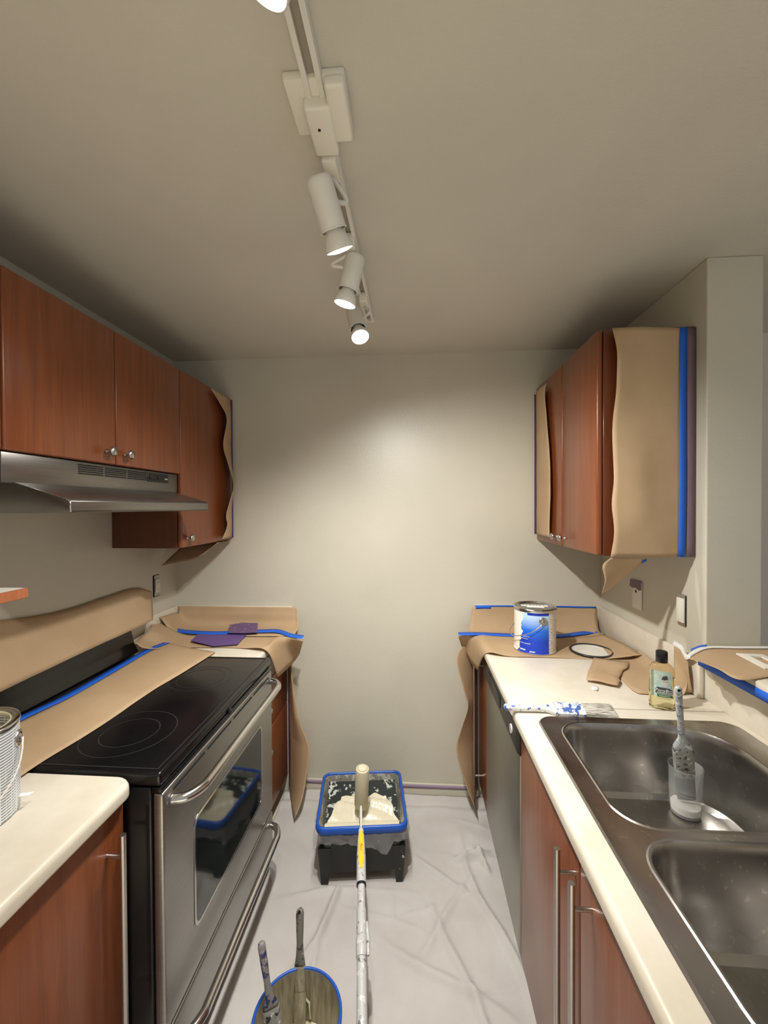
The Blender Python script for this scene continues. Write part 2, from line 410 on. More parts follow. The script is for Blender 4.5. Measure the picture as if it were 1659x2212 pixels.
def upper_left(y0, y1, z0, doors, label, mat='cherry', knobs=()):
    r = root('wall_cabinet', ((L+XL)/2, (y0+y1)/2, z0), label, 'cabinet')
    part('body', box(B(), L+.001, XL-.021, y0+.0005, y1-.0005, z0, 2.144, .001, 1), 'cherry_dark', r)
    for (a, b) in doors:
        d = door(r, XL-.02, XL, a+.0015, b-.0015, z0+.001, 2.143)
        for (ky, kz) in knobs:
            if a < ky < b: knob(d, (XL, ky, kz), (1, 0, 0))
    return r
upper_left(.932, 1.694, 1.694, [(.932, 1.313), (1.313, 1.694)], 'cherry wall cabinet with two short doors above range hood', knobs=[(1.268, 1.735), (1.352, 1.735)])
upper_left(1.6955, D-.004, 1.378, [(1.6955, D-.004)], 'tall cherry wall cabinet between range hood and back wall', knobs=[(1.737, 1.42)])
upper_left(.40, .931, 1.694, [(.40, .931)], 'cherry wall cabinet over the small open shelf')
r = root('shelf', (-1.12, .66, 1.336), 'white-topped wooden shelf with cherry front edge beside the hood', 'shelf')
part('board', box(B(), L+.001, -.936, .40, .93, 1.338, 1.360, .001, 1), 'white_plastic', r)
part('edge_band', box(B(), -.9355, -.93, .40, .93, 1.337, 1.3605, .001, 1), 'cherry_light', r)
part('side_panel', box(B(), L+.001, -.95, .402, .42, 1.361, 1.693, .001, 1), 'cherry', r)

XR = .631; YC = 1.475
r = root('wall_cabinet', (.79, 1.83, 1.378), 'cherry wall cabinet with paper over its end, above the right-hand counter', 'cabinet')
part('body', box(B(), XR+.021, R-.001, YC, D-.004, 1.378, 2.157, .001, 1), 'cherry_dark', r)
for (a, b, ky) in ((YC, 1.815, 1.772), (1.815, D-.004, 1.862)):
    d = door(r, XR, XR+.02, a+.0015, b-.0015, 1.379, 2.156); knob(d, (XR, ky, 1.418), (-1, 0, 0))

# base cabinets, left
XF = -.685
r = root('base_cabinet', (-1, .6, 0), 'cherry base cabinet with long bar handle under near counter beside the range', 'cabinet')
part('body', box(B(), L+.001, XF-.021, .05, .921, .1, .877, .001, 1), 'cherry_dark', r)
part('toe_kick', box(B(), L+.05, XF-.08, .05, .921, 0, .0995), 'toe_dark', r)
d = door(r, XF-.02, XF, .45, .918, .105, .872); bar(d, XF+.038, .862, .30, .827, XF)
door(r, XF-.02, XF, .052, .447, .105, .872)
r = root('drawer_cabinet', (-1, 1.94, 0), 'cherry drawer cabinet with three knobs between range and back wall', 'cabinet')
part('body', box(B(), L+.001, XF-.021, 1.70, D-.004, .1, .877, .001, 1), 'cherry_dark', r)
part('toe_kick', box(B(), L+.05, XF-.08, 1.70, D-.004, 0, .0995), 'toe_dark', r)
for (z0, z1, kz) in ((.735, .872, .755), (.505, .732, .612), (.105, .502, .42)):
    d = door(r, XF-.02, XF, 1.702, D-.012, z0, z1, 'drawer_front'); knob(d, (XF, 1.845, kz), (1, 0, 0))
# base cabinets, right
XB = .335
r = root('sink_cabinet', (.65, .8, 0), 'cherry sink cabinet with two long bar handles', 'cabinet')
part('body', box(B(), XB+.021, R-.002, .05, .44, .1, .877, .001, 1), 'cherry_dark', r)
part('side_panel', box(B(), XB+.021, R-.002, 1.30, 1.328, .1, .877, .001, 1), 'cherry_dark', r)
part('front_rail', box(B(), XB+.021, XB+.04, .441, 1.299, .1, .877, .001, 1), 'cherry_dark', r)
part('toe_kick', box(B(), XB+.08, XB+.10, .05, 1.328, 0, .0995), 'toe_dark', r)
for (a, b, ky) in ((.862, 1.327, .882), (.395, .859, .802)):
    d = door(r, XB, XB+.02, a, b, .105, .872); bar(d, XB-.038, ky, .30, .832, XB)
r = root('base_cabinet', (.65, 2.06, 0), 'narrow cherry base cabinet between dishwasher and back wall', 'cabinet')
part('body', box(B(), XB+.021, R-.002, 1.945, D-.004, .1, .877, .001, 1), 'cherry_dark', r)
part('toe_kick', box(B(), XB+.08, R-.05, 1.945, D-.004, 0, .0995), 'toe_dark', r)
d = door(r, XB, XB+.02, 1.947, D-.006, .105, .872); bar(d, XB-.036, 2.10, .14, .80, XB)

# ------------------------------------------------------------ dishwasher
r = root('dishwasher', (.63, 1.635, 0), 'stainless dishwasher with black control panel under right counter', 'dishwasher')
y0, y1 = 1.334, 1.942
part('tub', box(B(), XB+.03, R-.03, y0, y1, .1, .875, .001, 1), 'black_plastic', r)
part('door', box(B(), XB-.002, XB+.029, y0+.001, y1-.001, .105, .755, .006, 2), 'stainless_dw', r)
cp = B(); prism(cp, [(XB-.006, .757), (XB+.029, .757), (XB+.029, .872), (XB+.004, .872), (XB-.014, .85), (XB-.016, .78)], y0+.001, y1-.001, 'xz', .003)
cp = part('control_panel', cp, 'dw_panel', r)
part('handle_pocket', box(B(), XB-.0185, XB-.0135, 1.56, 1.80, .795, .838, .002, 2), 'black_plastic', cp)
part('start_button', lathe(B(), [(0, 0), (.011, 0), (.011, .003), (.008, .004), (0, .004)], axis_mat((XB-.0155, 1.385, .815), (-1, 0, 0)), 20), 'grey_plastic', cp, label='round grey button')
part('button_ring', lathe(B(), [(.0115, 0), (.0145, 0), (.0145, .0035), (.0115, .0035), (.0115, 0)], axis_mat((XB-.0155, 1.385, .815), (-1, 0, 0)), 20), 'white_plastic', cp)
part('toe_panel', box(B(), XB+.07, XB+.09, y0, y1, 0, .1), 'black_plastic', r)

# ------------------------------------------------------------ range
r = root('kitchen_range', (-.95, 1.31, 0), 'stainless electric range with black glass cooktop', 'range')
y0, y1, XG = .931, 1.693, -.60
part('body', box(B(), L+.02, -.628, y0, y1, .03, .884, .004), 'black_enamel', r)
part('foot', box(B(), L+.1, -.70, y0+.03, y1-.03, 0, .0295), 'black_plastic', r)
ct = part('cooktop', box(B(), L+.06, -.604, y0, y1, .886, .920, .008, 3), 'cooktop_glass', r)
def ring(cx, cy, ra, rb):
    part('burner_ring', lathe(B(), [(ra, .9203), (rb, .9206), (rb+.0006, .9203)], Matrix.Translation((cx, cy, 0)), 56), 'ring_grey', ct)
for (cx, cy, rs) in ((-.80, 1.10, (.075, .12)), (-.79, 1.47, (.11, .085)), (-1.05, 1.12, (.08,)), (-1.05, 1.48, (.095,))):
    for q in rs: ring(cx, cy, q-.0025, q)
fr = B()
for (a, b, c_, d_) in ((L+.075, -.618, y0+.014, y0+.018), (L+.075, -.618, y1-.018, y1-.014), (-.622, -.618, y0+.018, y1-.018)):
    box(fr, a, b, c_, d_, .9202, .9212)
part('cooktop_border', fr, 'ring_grey', ct)
dr = part('oven_door', box(B(), -.627, XG, y0+.004, y1-.004, .282, .868, .006, 3), 'stainless', r)
for k in range(4):
    a = y0+.045+k*.172; part('vent_slot', box(B(), XG-.003, XG+.0012, a, a+.155, .848, .856, .001, 1), 'dark_gap', dr)
wn = B(); prism(wn, rrect(1.075, 1.56, .405, .70, [.025]*4), XG-.004, XG+.0015, 'yz'); wn = part('oven_window', wn, 'oven_glass', dr)
wf = B(); o_, i_ = rrect(1.068, 1.567, .398, .707, .028), rrect(1.0755, 1.5595, .4055, .6995, .0248)
for (a, b, a2, b2) in zip(o_, o_[1:]+o_[:1], i_, i_[1:]+i_[:1]):
    q = [wf.verts.new((XG+h, p[0], p[1])) for h in (.0008, .0022) for p in (a, b, b2, a2)]
    wf.faces.new(q[4:]); wf.faces.new((q[0], q[1], q[5], q[4])); wf.faces.new((q[3], q[2], q[6], q[7]))
bmesh.ops.remove_doubles(wf, verts=wf.verts[:], dist=1e-6)
part('window_trim', wf, 'chrome', wn)
def pull(parent, z, xo, ya, yb, rad):
    p = curve([(XG, ya, z), (XG+xo*.6, ya+.012, z), (XG+xo*.95, ya+.05, z), (XG+xo, ya+.10, z), (XG+xo, (ya+yb)/2, z), (XG+xo, yb-.10, z), (XG+xo*.95, yb-.05, z), (XG+xo*.6, yb-.012, z), (XG, yb, z)], 6)
    return part('handle', tube(B(), p, rad, 18), 'chrome', parent, smooth=True, label='curved chrome bar handle')
pull(dr, .835, .058, .965, 1.655, .0125)
dw = part('storage_drawer', box(B(), -.627, XG, y0+.004, y1-.004, .10, .272, .006, 3), 'stainless', r)
pull(dw, .235, .05, .965, 1.655, .0125)
ft = part('front_trim', box(B(), -.627, -.602, y0, y1, .870, .8855, .003), 'black_enamel', r)
part('lock_latch', box(B(), -.606, -.596, 1.29, 1.305, .880, .895, .003), 'black_plastic', ft)
# backguard
bg = B(); prism(bg, [(L+.012, .921), (-1.205, .921), (-1.225, .955), (-1.245, 1.035), (L+.03, 1.05), (L+.012, 1.03)], y0+.002, y1+.03, 'xz', .006)
bg = part('backguard', bg, 'black_enamel', r)
part('backguard_trim', tube(B(), [(-1.237, y0+.01, 1.043), (-1.237, y1+.02, 1.043)], .006, 10), 'grey_plastic', bg)

# ------------------------------------------------------------ range hood
r = root('range_hood', (-1.1, 1.31, 1.54), 'grey metal range hood under the short wall cabinet', 'range hood')
hb = part('hood_body', box(B(), L+.001, -1.0, .933, 1.682, 1.615, 1.692, .003), 'hood_metal', r)
hc = B(); prism(hc, [(L+.001, 1.540), (-.855, 1.540), (-.847, 1.546), (-.847, 1.570), (-.856, 1.577), (-1.0, 1.618), (L+.001, 1.618)], .963, 1.648, 'xz', .002)
part('canopy', hc, 'hood_metal', r)
part('end_trim', tube(B(), [(-1.02, .9625, 1.6225), (-.861, .9625, 1.577), (-.849, .9625, 1.568), (-.8475, .9625, 1.542)], .0018, 8), 'chrome', r, smooth=True)
for g, ya in enumerate((1.165, 1.272, 1.379)):
    for k in range(5): part('vent_slot', box(B(), -1.004, -.9985, ya, ya+.098, 1.655+k*.0065, 1.6585+k*.0065), 'dark_gap', hb)
sw = part('switch_panel', box(B(), -1.003, -.9975, 1.485, 1.615, 1.652, 1.686, .001, 1), 'black_plastic', hb)
for k in range(2): part('rocker_switch', box(B(), -.9985, -.995, 1.495+k*.05, 1.535+k*.05, 1.661, 1.677, .001, 1), 'black_enamel', sw)
part('switch_badge', box(B(), -.9985, -.9965, 1.590, 1.608, 1.664, 1.670, .0005, 1), 'grey_plastic', sw)

# ------------------------------------------------------------ sink
def sink():
    r = root('double_sink', (.64, .85, .72), 'stainless double-bowl sink set in the right counter', 'sink')
    zt = .9175
    bm = B()
    def loop(poly, z): return [bm.verts.new((a, b, z)) for a, b in poly]
    def ring_f(a, b):
        n = len(a)
        for k in range(n): bm.faces.new((a[k], a[(k+1) % n], b[(k+1) % n], b[k]))
    n = 10
    out = rrect(.362, .928, .432, 1.272, .05, n); o0 = loop(out, .9146); o1 = loop(rrect(.366, .924, .436, 1.268, .047, n), zt+.001); o2 = loop(rrect(.378, .912, .448, 1.256, .04, n), zt-.001)
    ring_f(o0, o1); ring_f(o1, o2)
    hs = []
    bowls = ((.418, .842, .842, 1.232, [.13, .075, .07, .10]), (.418, .842, .468, .806, .075))
    tops = []
    for (x0, x1, ya, yb, rr) in bowls:
        rr = rr if isinstance(rr, list) else [rr]*4
        off = lambda e, x0=x0, x1=x1, ya=ya, yb=yb, rr=rr: rrect(x0+e, x1-e, ya+e, yb-e, [max(.01, q-e*.6) for q in rr], n)
        t0 = loop(off(-.010), zt); hs.append(t0); tops.append((t0, off))
    holefill(bm, o2, hs)
    for t0, off in tops:
        prev = t0
        for e, z in ((-.007, zt+.002), (-.003, zt+.0015), (0, zt-.004), (.004, zt-.02), (.012, .80), (.018, .755), (.024, .738), (.036, .727), (.060, .722)):
            cur = loop(off(e), z); ring_f(prev, cur); prev = cur
        c = V((0, 0, 0))
        for v in prev: c += v.co
        c /= len(prev)
        dr_ = [bm.verts.new((c.x-.02+.045*math.cos(2*PI*k/40), c.y+.045*math.sin(2*PI*k/40), .719)) for k in range(40)]
        holefill(bm, prev, [dr_])
    deck = part('basin', bm, 'sink_steel', r, ang=28)
    for cy in (1.037, .637):
        d_ = part('drain', lathe(B(), [(.0455, .7195), (.044, .7215), (.040, .7205), (.034, .712), (.030, .70), (0, .70)], Matrix.Translation((.615, cy, 0)), 40), 'chrome', r, smooth=True)
        part('strainer', lathe(B(), [(0, .706), (.02, .705), (.022, .7015)], Matrix.Translation((.615, cy, 0)), 24), 'dark_gap', d_)
sink()

# ------------------------------------------------------------ track lights
XT = -.183
r = root('light_track', (XT, .8, 2.33), 'white ceiling track with its feed box', 'track light')
bm = B()
box(bm, XT-.018, XT-.008, -1.6, 1.735, 2.332, C-.0005); box(bm, XT+.008, XT+.018, -1.6, 1.735, 2.332, C-.0005); pass
part('rail', bm, 'white_metal', r, smooth=False)
part('channel', box(B(), XT-.0078, XT+.0078, -1.6, 1.735, 2.344, C-.0005), 'grey_plastic', r)
part('end_cap', box(B(), XT-.019, XT+.019, 1.7355, 1.745, 2.331, C-.0005, .001, 1), 'white_plastic', r)
part('ceiling_plate', box(B(), XT-.056, XT+.060, .752, .868, 2.336, C-.0005, .004, 2), 'white_plastic', r)
part('feed_box', box(B(), XT-.026, XT+.026, .785, .895, 2.312, 2.342, .006, 3), 'white_plastic', r)
part('feed_cover', box(B(), XT+.022, XT+.060, .747, .866, 2.314, 2.337, .006, 3), 'white_plastic', r)
part('screw', lathe(B(), [(0, 0), (.003, 0), (.003, .001), (0, .001)], axis_mat((XT-.004, .83, 2.312), (0, 0, -1)), 12), 'dark_gap', r)
def head(y, pos, axis, label, power, spot=2.2, armo=(0, .012, -.008)):
    r = root('spotlight', (XT, y, 2.33), label, 'spotlight', 'spotlights on the ceiling track')
    part('adapter', box(B(), XT-.016, XT+.016, y-.03, y+.032, 2.306, 2.3425, .004, 2), 'white_plastic', r)
    pos = V(pos); d = V(axis).normalized()
    m = axis_mat(pos, d)
    att = pos + d*.045
    p0 = V((XT, y+.015, 2.308)); side_v = (p0-att); side_v -= d*side_v.dot(d); side_v.normalize()
    a1 = att + side_v*.028
    mid = (p0+a1)/2 + V(armo)
    part('arm', tube(B(), curve([p0, mid, a1+side_v*.006, att+side_v*.02], 6), .0055, 10), 'white_metal', r, smooth=True)
    part('housing', lathe(B(), [(0, 0), (.024, 0), (.0285, .004), (.030, .012), (.030, .098), (.0312, .099), (.0312, .102), (.028, .102), (.027, .060), (0, .058)], m, 36), 'white_metal', r)
    part('bulb', lathe(B(), [(0, .062), (.019, .064), (.019, .098), (.022, .106), (.030, .122), (.0335, .134), (.0335, .142), (.0315, .1425), (.031, .141)], m, 36), 'bulb_white', r, smooth=True)
    part('bulb_face', lathe(B(), [(.031, .1405), (.028, .143), (.018, .1455), (0, .1465)], m, 36), 'lamp_face', r, smooth=True, label='glowing white lamp face')
    ld = bpy.data.lights.new('lamp_light', 'SPOT'); ld.energy = power; ld.spot_size = spot; ld.spot_blend = .75; ld.shadow_soft_size = .022; ld.color = (1, .98, .945)
    lo = bpy.data.objects.new('lamp_light', ld); col.objects.link(lo); lo.parent = r
    lo.matrix_parent_inverse = Matrix.Translation(-r.location)
    lo.matrix_basis = axis_mat(pos+d*.152, -d)
    return r
def hd(y, pt, axis, *a, **k): return head(y, V(pt), axis, *a, **k)
hd(.93, at(686, 383, 'y', .90), (.26, .46, -.85), 'white spotlight beside the feed box, aimed at the back wall', LAMP_W*2.1, armo=(.03, .02, -.014))
hd(1.215, at(769, 553, 'y', 1.235), (-.26, .08, -.96), 'white spotlight aimed at the cooktop, middle of three lit ones', LAMP_W*.9, armo=(-.045, -.006, -.012))
hd(1.545, at(763, 672, 'y', 1.56), (.24, -.42, -.87), 'white spotlight at the back-wall end of the ceiling track', LAMP_W*.72, armo=(.026, -.03, -.016))
_d = V((-.45, .10, -.88)).normalized()
hd(.50, at(560, -34, 'y', .47)-_d*.1465, _d, 'white spotlight on the other side of the feed box', LAMP_W*.5, 2.3)
for _k, _y in enumerate((-1.1, -1.5)):  # added heads behind the camera, bouncing light off the floor to the ceiling
    hd(_y, (XT+.03, _y, 2.262), (.1, -.05, -.99), ('unseen white spotlight added for floor bounce, aimed straight down', 'unseen white spotlight added for ceiling bounce, at the open-room end')[_k], LAMP_W*7, 1.7)

# ------------------------------------------------------------ electrical fittings
def outlet(y, z):
    r = root('wall_outlet', (L, y, z-.06), 'white wall outlet with its cover plate removed, above left counter', 'outlet')
    part('box', box(B(), L+.0005, L+.002, y-.028, y+.022, z-.055, z+.055), 'dark_gap', r)
    part('strap', box(B(), L+.002, L+.0035, y-.02, y+.02, z-.052, z+.052), 'satin_nickel', r)
    f = part('face', box(B(), L+.0035, L+.011, y-.0165, y+.0165, z-.034, z+.034, .002, 2), 'white_plastic', r)
    for s in (-1, 1):
        for q in (-.005, .005): part('slot', box(B(), L+.0108, L+.0114, y+q-.001, y+q+.001, z+s*.018-.004, z+s*.018+.004), 'dark_gap', f)
        part('slot', box(B(), L+.0108, L+.0114, y-.002, y+.002, z+s*.018-.011, z+s*.018-.008), 'dark_gap', f)
outlet(2.0, 1.158)
y, z = 1.827, 1.171
r = root('wall_plate', (R, y, z-.058), 'cream blank wall plate with purple stain on its top', 'wall plate')
pl = part('plate', box(B(), R-.006, R-.0005, y-.036, y+.036, z-.06, z+.06, .002, 2), 'white_plastic', r)
pb = B(); prism(pb, [(y-.037, z+.062), (y+.05, z+.060), (y+.054, z+.030), (y+.03, z+.024), (y+.008, z+.030), (y-.02, z+.022), (y-.037, z+.026)], R-.0075, R-.0062, 'yz')
part('stain', pb, 'mauve_film', pl)
part('cable_hole', lathe(B(), [(0, 0), (.006, 0), (.005, .0012), (0, .0012)], axis_mat((R-.006, y+.005, z+.014), (-1, 0, 0)), 14), 'dark_gap', pl)
y, z = 1.535, 1.18
r = root('wall_switch', (R, y, z-.06), 'white rocker switch with its cover plate removed', 'switch')
part('box', box(B(), R-.002, R-.0005, y-.023, y+.0205, z-.054, z+.054), 'dark_gap', r)
part('strap', box(B(), R-.0035, R-.002, y-.02, y+.02, z-.056, z+.056), 'satin_nickel', r)
f = part('frame', box(B(), R-.010, R-.0035, y-.019, y+.019, z-.043, z+.043, .002, 2), 'white_plastic', r)
part('rocker', box(B(), R-.0125, R-.010, y-.014, y+.014, z-.034, z+.034, .001, 2), 'white_plastic', f)

# ------------------------------------------------------------ masking paper
zc = .9155
# left corner, back sheet up the backsplash
p = paper('masking_paper', [
    [(-1.287, 2.162, 1.015), (-1.2, 2.163, 1.016), (-.9, 2.163, 1.016), (-.66, 2.163, 1.016), (-.628, 2.160, 1.012)],
    [(-1.284, 2.150, .98), (-1.2, 2.155, .98), (-.9, 2.155, .98), (-.66, 2.156, .98), (-.622, 2.150, .972)],
    [(-1.284, 2.11, .99), (-1.2, 2.13, .925), (-.9, 2.13, .921), (-.66, 2.125, .923), (-.606, 2.115, .928)],
    [(-1.284, 1.99, 1.0), (-1.19, 1.985, .925), (-.9, 1.97, .919), (-.66, 1.975, .92), (-.588, 1.97, .918)]],
    'brown masking paper tucked into the left counter corner, with blue and purple tape', 6, 5, .0015, 1)
tp = [at(370, 1358, 'z', .930), at(400, 1364, 'z', .927), at(470, 1367, 'z', .927), at(560, 1363, 'z', .928), at(600, 1363, 'z', .928), at(627, 1372, 'z', .926), at(655, 1376, 'z', .924)]
ribbon('blue_tape', tp, (0, .020, .002), 'blue_tape', p, label='bright blue masking tape')
def patch(name, pix, z, mat, parent):
    bm = B(); vs = [bm.verts.new(at(u, v, 'z', z+random.uniform(0, .002))) for u, v in pix]; bm.faces.new(vs); bmesh.ops.triangulate(bm, faces=bm.faces[:])
    return solid(part(name, bm, mat, parent, smooth=False), .0008)
patch('purple_film', [(492, 1367), (496, 1350), (525, 1344), (557, 1340), (556, 1366), (525, 1368)], .933, 'purple_plastic', p)
# left corner, front sheet with flap over the edge
p = paper('masking_paper', [
    [at(330, 1330, 'z', .99), (-1.15, 1.965, .925), (-.9, 1.955, .9175), (-.70, 1.965, .918), (-.645, 1.97, .921), at(655, 1384, 'z', .918)],
    [(-1.262, 1.88, .975), (-1.15, 1.885, .9185), (-.9, 1.88, .9175), (-.70, 1.90, .918), (-.648, 1.90, .917), at(645, 1416, 'x', -.60)],
    [(-1.262, 1.80, .955), (-1.15, 1.81, .9185), (-.9, 1.81, .9175), (-.70, 1.83, .918), (-.648, 1.835, .914), at(624, 1441, 'x', -.622)],
    [at(290, 1388, 'z', .97), at(322, 1402, 'z', .935), at(420, 1398, 'z', .918), at(520, 1400, 'z', .918), at(576, 1406, 'z', .919), at(600, 1463, 'x', -.636)]],
    'brown paper flap hanging over front edge of left counter', 6, 6, .0012, 2)
patch('purple_film', [(412, 1384), (428, 1370), (470, 1371), (533, 1370), (513, 1392), (460, 1396)], .924, 'purple_tape', p)
# range: sheet over the backguard
p = paper('masking_paper', [
    [at(-160, 1345, 'x', -1.302), at(0, 1339, 'x', -1.300), at(127, 1320, 'x', -1.300), at(230, 1288, 'x', -1.299), at(290, 1270, 'x', -1.298), at(327, 1277, 'x', -1.292)],
    [at(-170, 1450, 'x', -1.25), at(0, 1412, 'x', -1.25), at(127, 1375, 'x', -1.252), at(230, 1335, 'x', -1.252), at(290, 1308, 'x', -1.252), at(330, 1305, 'x', -1.25)],
    [at(-170, 1585, 'x', -1.205), at(0, 1495, 'x', -1.212), at(127, 1434, 'x', -1.214), at(230, 1386, 'x', -1.214), at(290, 1359, 'x', -1.214), at(331, 1339, 'x', -1.214)]],
    'brown paper sheet draped over the range backguard', 6, 6, .0012, 3)
# range: strip on the cooktop
p = paper('masking_paper', [
    [at(-60, 1605, 'z', .928), at(45, 1556, 'z', .928), at(150, 1505, 'z', .927), at(250, 1448, 'z', .927), at(320, 1408, 'z', .928), at(362, 1388, 'z', .927)],
    [at(-40, 1668, 'z', .9225), at(60, 1604, 'z', .9225), at(175, 1538, 'z', .926), at(285, 1467, 'z', .9225), at(350, 1421, 'z', .925), at(405, 1398, 'z', .923)],
    [at(10, 1702, 'z', .922), at(85, 1650, 'z', .922), at(215, 1570, 'z', .9225), at(325, 1495, 'z', .922), at(400, 1450, 'z', .9225), at(466, 1408, 'z', .922)]],
    'brown paper strip lying along the back of the cooktop, blue tape on one edge', 7, 6, .0012, 5)
ribbon('blue_tape', [at(-50, 1602, 'z', .931), at(45, 1551, 'z', .931), at(150, 1501, 'z', .930), at(250, 1444, 'z', .930), at(320, 1404, 'z', .931), at(360, 1388, 'z', .930)], (.016, .0, 0), 'blue_tape', p, label='bright blue masking tape')
# right counter: back sheet
p = paper('masking_paper', [
    [(.300, 2.160, 1.030), (.40, 2.162, 1.036), (.60, 2.162, 1.037), (.80, 2.162, 1.037), (.925, 2.160, 1.035)],
    [(.292, 2.148, .985), (.40, 2.154, .985), (.60, 2.155, .985), (.80, 2.154, .985), (.92, 2.15, .985)],
    [(.276, 2.115, .93), (.40, 2.12, .922), (.60, 2.12, .920), (.80, 2.12, .920), (.915, 2.11, .93)],
    [(.250, 2.06, .921), (.40, 2.04, .918), (.60, 2.03, .918), (.80, 2.03, .918), (.912, 2.02, .926)]],
    'brown masking paper against back wall behind the blue paint can', 6, 5, .0014, 6)
ribbon('blue_tape', [(.315, 2.159, 1.036), (.6, 2.1595, 1.0385), (.92, 2.1585, 1.036)], (0, 0, .004), 'blue_tape', p, label='thin blue tape line along paper top')
ribbon('blue_tape', [(.318, 2.157, 1.029), (.36, 2.158, 1.031), (.395, 2.1585, 1.031)], (0, 0, .008), 'blue_tape', p, label='short blue tape piece')
# right counter: front sheet
p = paper('masking_paper', [
    [at(990, 1374, 'z', .921), (.312, 2.065, .922), (.40, 2.06, .9205), (.60, 2.05, .9205), (.80, 2.04, .9205), (.905, 2.04, .935)],
    [at(1000, 1403, 'x', .247), (.308, 1.985, .919), (.40, 1.97, .918), (.60, 1.96, .918), (.80, 1.95, .918), (.915, 1.95, .940)],
    [at(1018, 1432, 'x', .278), (.306, 1.905, .916), (.40, 1.88, .918), (.60, 1.86, .918), (.80, 1.85, .918), (.922, 1.84, .945)],
    [at(1031, 1447, 'x', .297), (.312, 1.80, .918), (.40, 1.768, .918), (.56, 1.766, .9175), (.76, 1.758, .9175), (.925, 1.74, .945)]],
    'brown paper under the blue paint can with flap over counter edge', 6, 6, .0012, 7)
ribbon('blue_tape', [at(990, 1369, 'z', .927), at(1040, 1369, 'z', .924), at(1110, 1372, 'z', .923), at(1200, 1374, 'z', .923), at(1245, 1369, 'z', .924), at(1284, 1364, 'z', .925)], (0, .021, .001), 'blue_tape', p, label='bright blue masking tape')
ribbon('blue_tape_tab', [at(1283, 1364, 'z', .926), at(1286, 1362, 'z', .930)], (0, .024, .001), 'blue_tape', p)
# right counter: narrow sheet along the side backsplash
p = paper('masking_paper', [
    [(.78, 1.76, .9185), (.86, 1.77, .9185), (.905, 1.78, .925), (.928, 1.79, .952)],
    [at(1352, 1478, 'z', .9178), (.85, 1.62, .9185), (.90, 1.64, .922), (.928, 1.66, .945)],
    [at(1375, 1496, 'z', .9178), at(1425, 1460, 'z', .918), (.898, 1.53, .920), (.928, 1.55, .95)],
    [at(1398, 1499, 'z', .918), at(1440, 1497, 'z', .9178), at(1477, 1500, 'z', .918), at(1490, 1440, 'x', .925)]],
    'brown paper along side backsplash behind the clear bottle', 6, 6, .001, 8)
# upright torn piece between bottle and ledge
p = paper('masking_paper', [
    [at(1456, 1396, 'y', 1.50), at(1475, 1408, 'y', 1.47), at(1486, 1424, 'y', 1.45)],
    [at(1456, 1440, 'y', 1.49), at(1476, 1448, 'y', 1.46), at(1489, 1456, 'y', 1.44)],
    [at(1456, 1494, 'y', 1.47), at(1476, 1496, 'y', 1.455), at(1496, 1496, 'y', 1.445)]],
    'torn brown paper piece standing up beside the ledge', 5, 5, .002, 9)
ribbon('torn_edge', [at(1454, 1388, 'y', 1.50), at(1472, 1400, 'y', 1.47), at(1484, 1420, 'y', 1.45), at(1498, 1414, 'y', 1.42)], (.004, 0, .007), 'white_tape', p, label='white torn edge')
# curled slit
thing('paper_curl', tube(B(), curve([at(1292, 1375, 'z', .921), at(1308, 1369, 'z', .923), at(1322, 1361, 'z', .924), at(1335, 1351, 'z', .927)], 5), .0024, 6, flat=.5), 'cherry_dark',
      'thin dark curl of torn paper lying on brown paper', 'paper scrap', loc=at(1312, 1366, 'z', .918), smooth=True)
# torn scrap
def scrap(pix, z, label, lift):
    bm = B(); vs = [bm.verts.new(at(u, v, 'z', z)) for u, v in pix]; f = bm.faces.new(vs); bmesh.ops.triangulate(bm, faces=[f])
    bmesh.ops.subdivide_edges(bm, edges=bm.edges[:], cuts=3, use_grid_fill=True)
    for v in bm.verts: v.co.z += lift*(.5+.5*noise.noise(v.co*22)) + .0005
    return solid(thing('paper_scrap', bm, 'kraft', label, 'paper scrap', loc=at(pix[0][0], pix[0][1], 'z', .9145), smooth=True))
s = scrap([(1283, 1424), (1320, 1430), (1359, 1433), (1356, 1446), (1345, 1452), (1341, 1462), (1337, 1468), (1340, 1475), (1334, 1485), (1300, 1478), (1266, 1471), (1272, 1450)], .919, 'torn square scrap of brown paper on right counter', .012)
bm = B(); vs = [bm.verts.new(at(u, v, 'z', .9152+.003*(k % 2))) for k, (u, v) in enumerate([(1277, 1485), (1284, 1481), (1293, 1485), (1291, 1491), (1282, 1491)])]; bm.faces.new(vs)
solid(thing('paper_scrap', bm, 'white_tape', 'tiny white paper bit on right counter', 'paper scrap', loc=at(1285, 1487, 'z', .9145), smooth=True))
# ledge paper
p = paper('masking_paper', [
    [at(1497, 1414, 'z', 1.099), at(1527, 1401, 'z', 1.098), at(1590, 1402, 'z', 1.0975), at(1659, 1403, 'z', 1.0975), at(1800, 1402, 'z', 1.0975)],
    [at(1490, 1424, 'z', 1.099), at(1535, 1420, 'z', 1.098), at(1600, 1424, 'z', 1.0975), at(1680, 1430, 'z', 1.0975), at(1820, 1440, 'z', 1.0975)],
    [at(1503, 1426, 'z', 1.098), at(1550, 1445, 'z', 1.098), at(1602, 1469, 'z', 1.097), at(1700, 1460, 'z', 1.0985), at(1850, 1490, 'z', 1.0975)]],
    'brown paper covering the ledge beside the grey column', 6, 6, .0006, 10)
ribbon('blue_tape', [at(1492, 1404, 'z', 1.102), at(1512, 1396, 'z', 1.102), at(1527, 1394, 'z', 1.102)], (.006, .009, 0), 'blue_tape', p)
ribbon('white_paint_edge', [at(1487, 1418, 'z', 1.101), at(1500, 1409, 'z', 1.101), at(1530, 1398, 'z', 1.101), at(1600, 1398, 'z', 1.101), at(1700, 1398, 'z', 1.101)], (.002, .010, 0), 'white_tape', p, label='white paint band along paper edge')
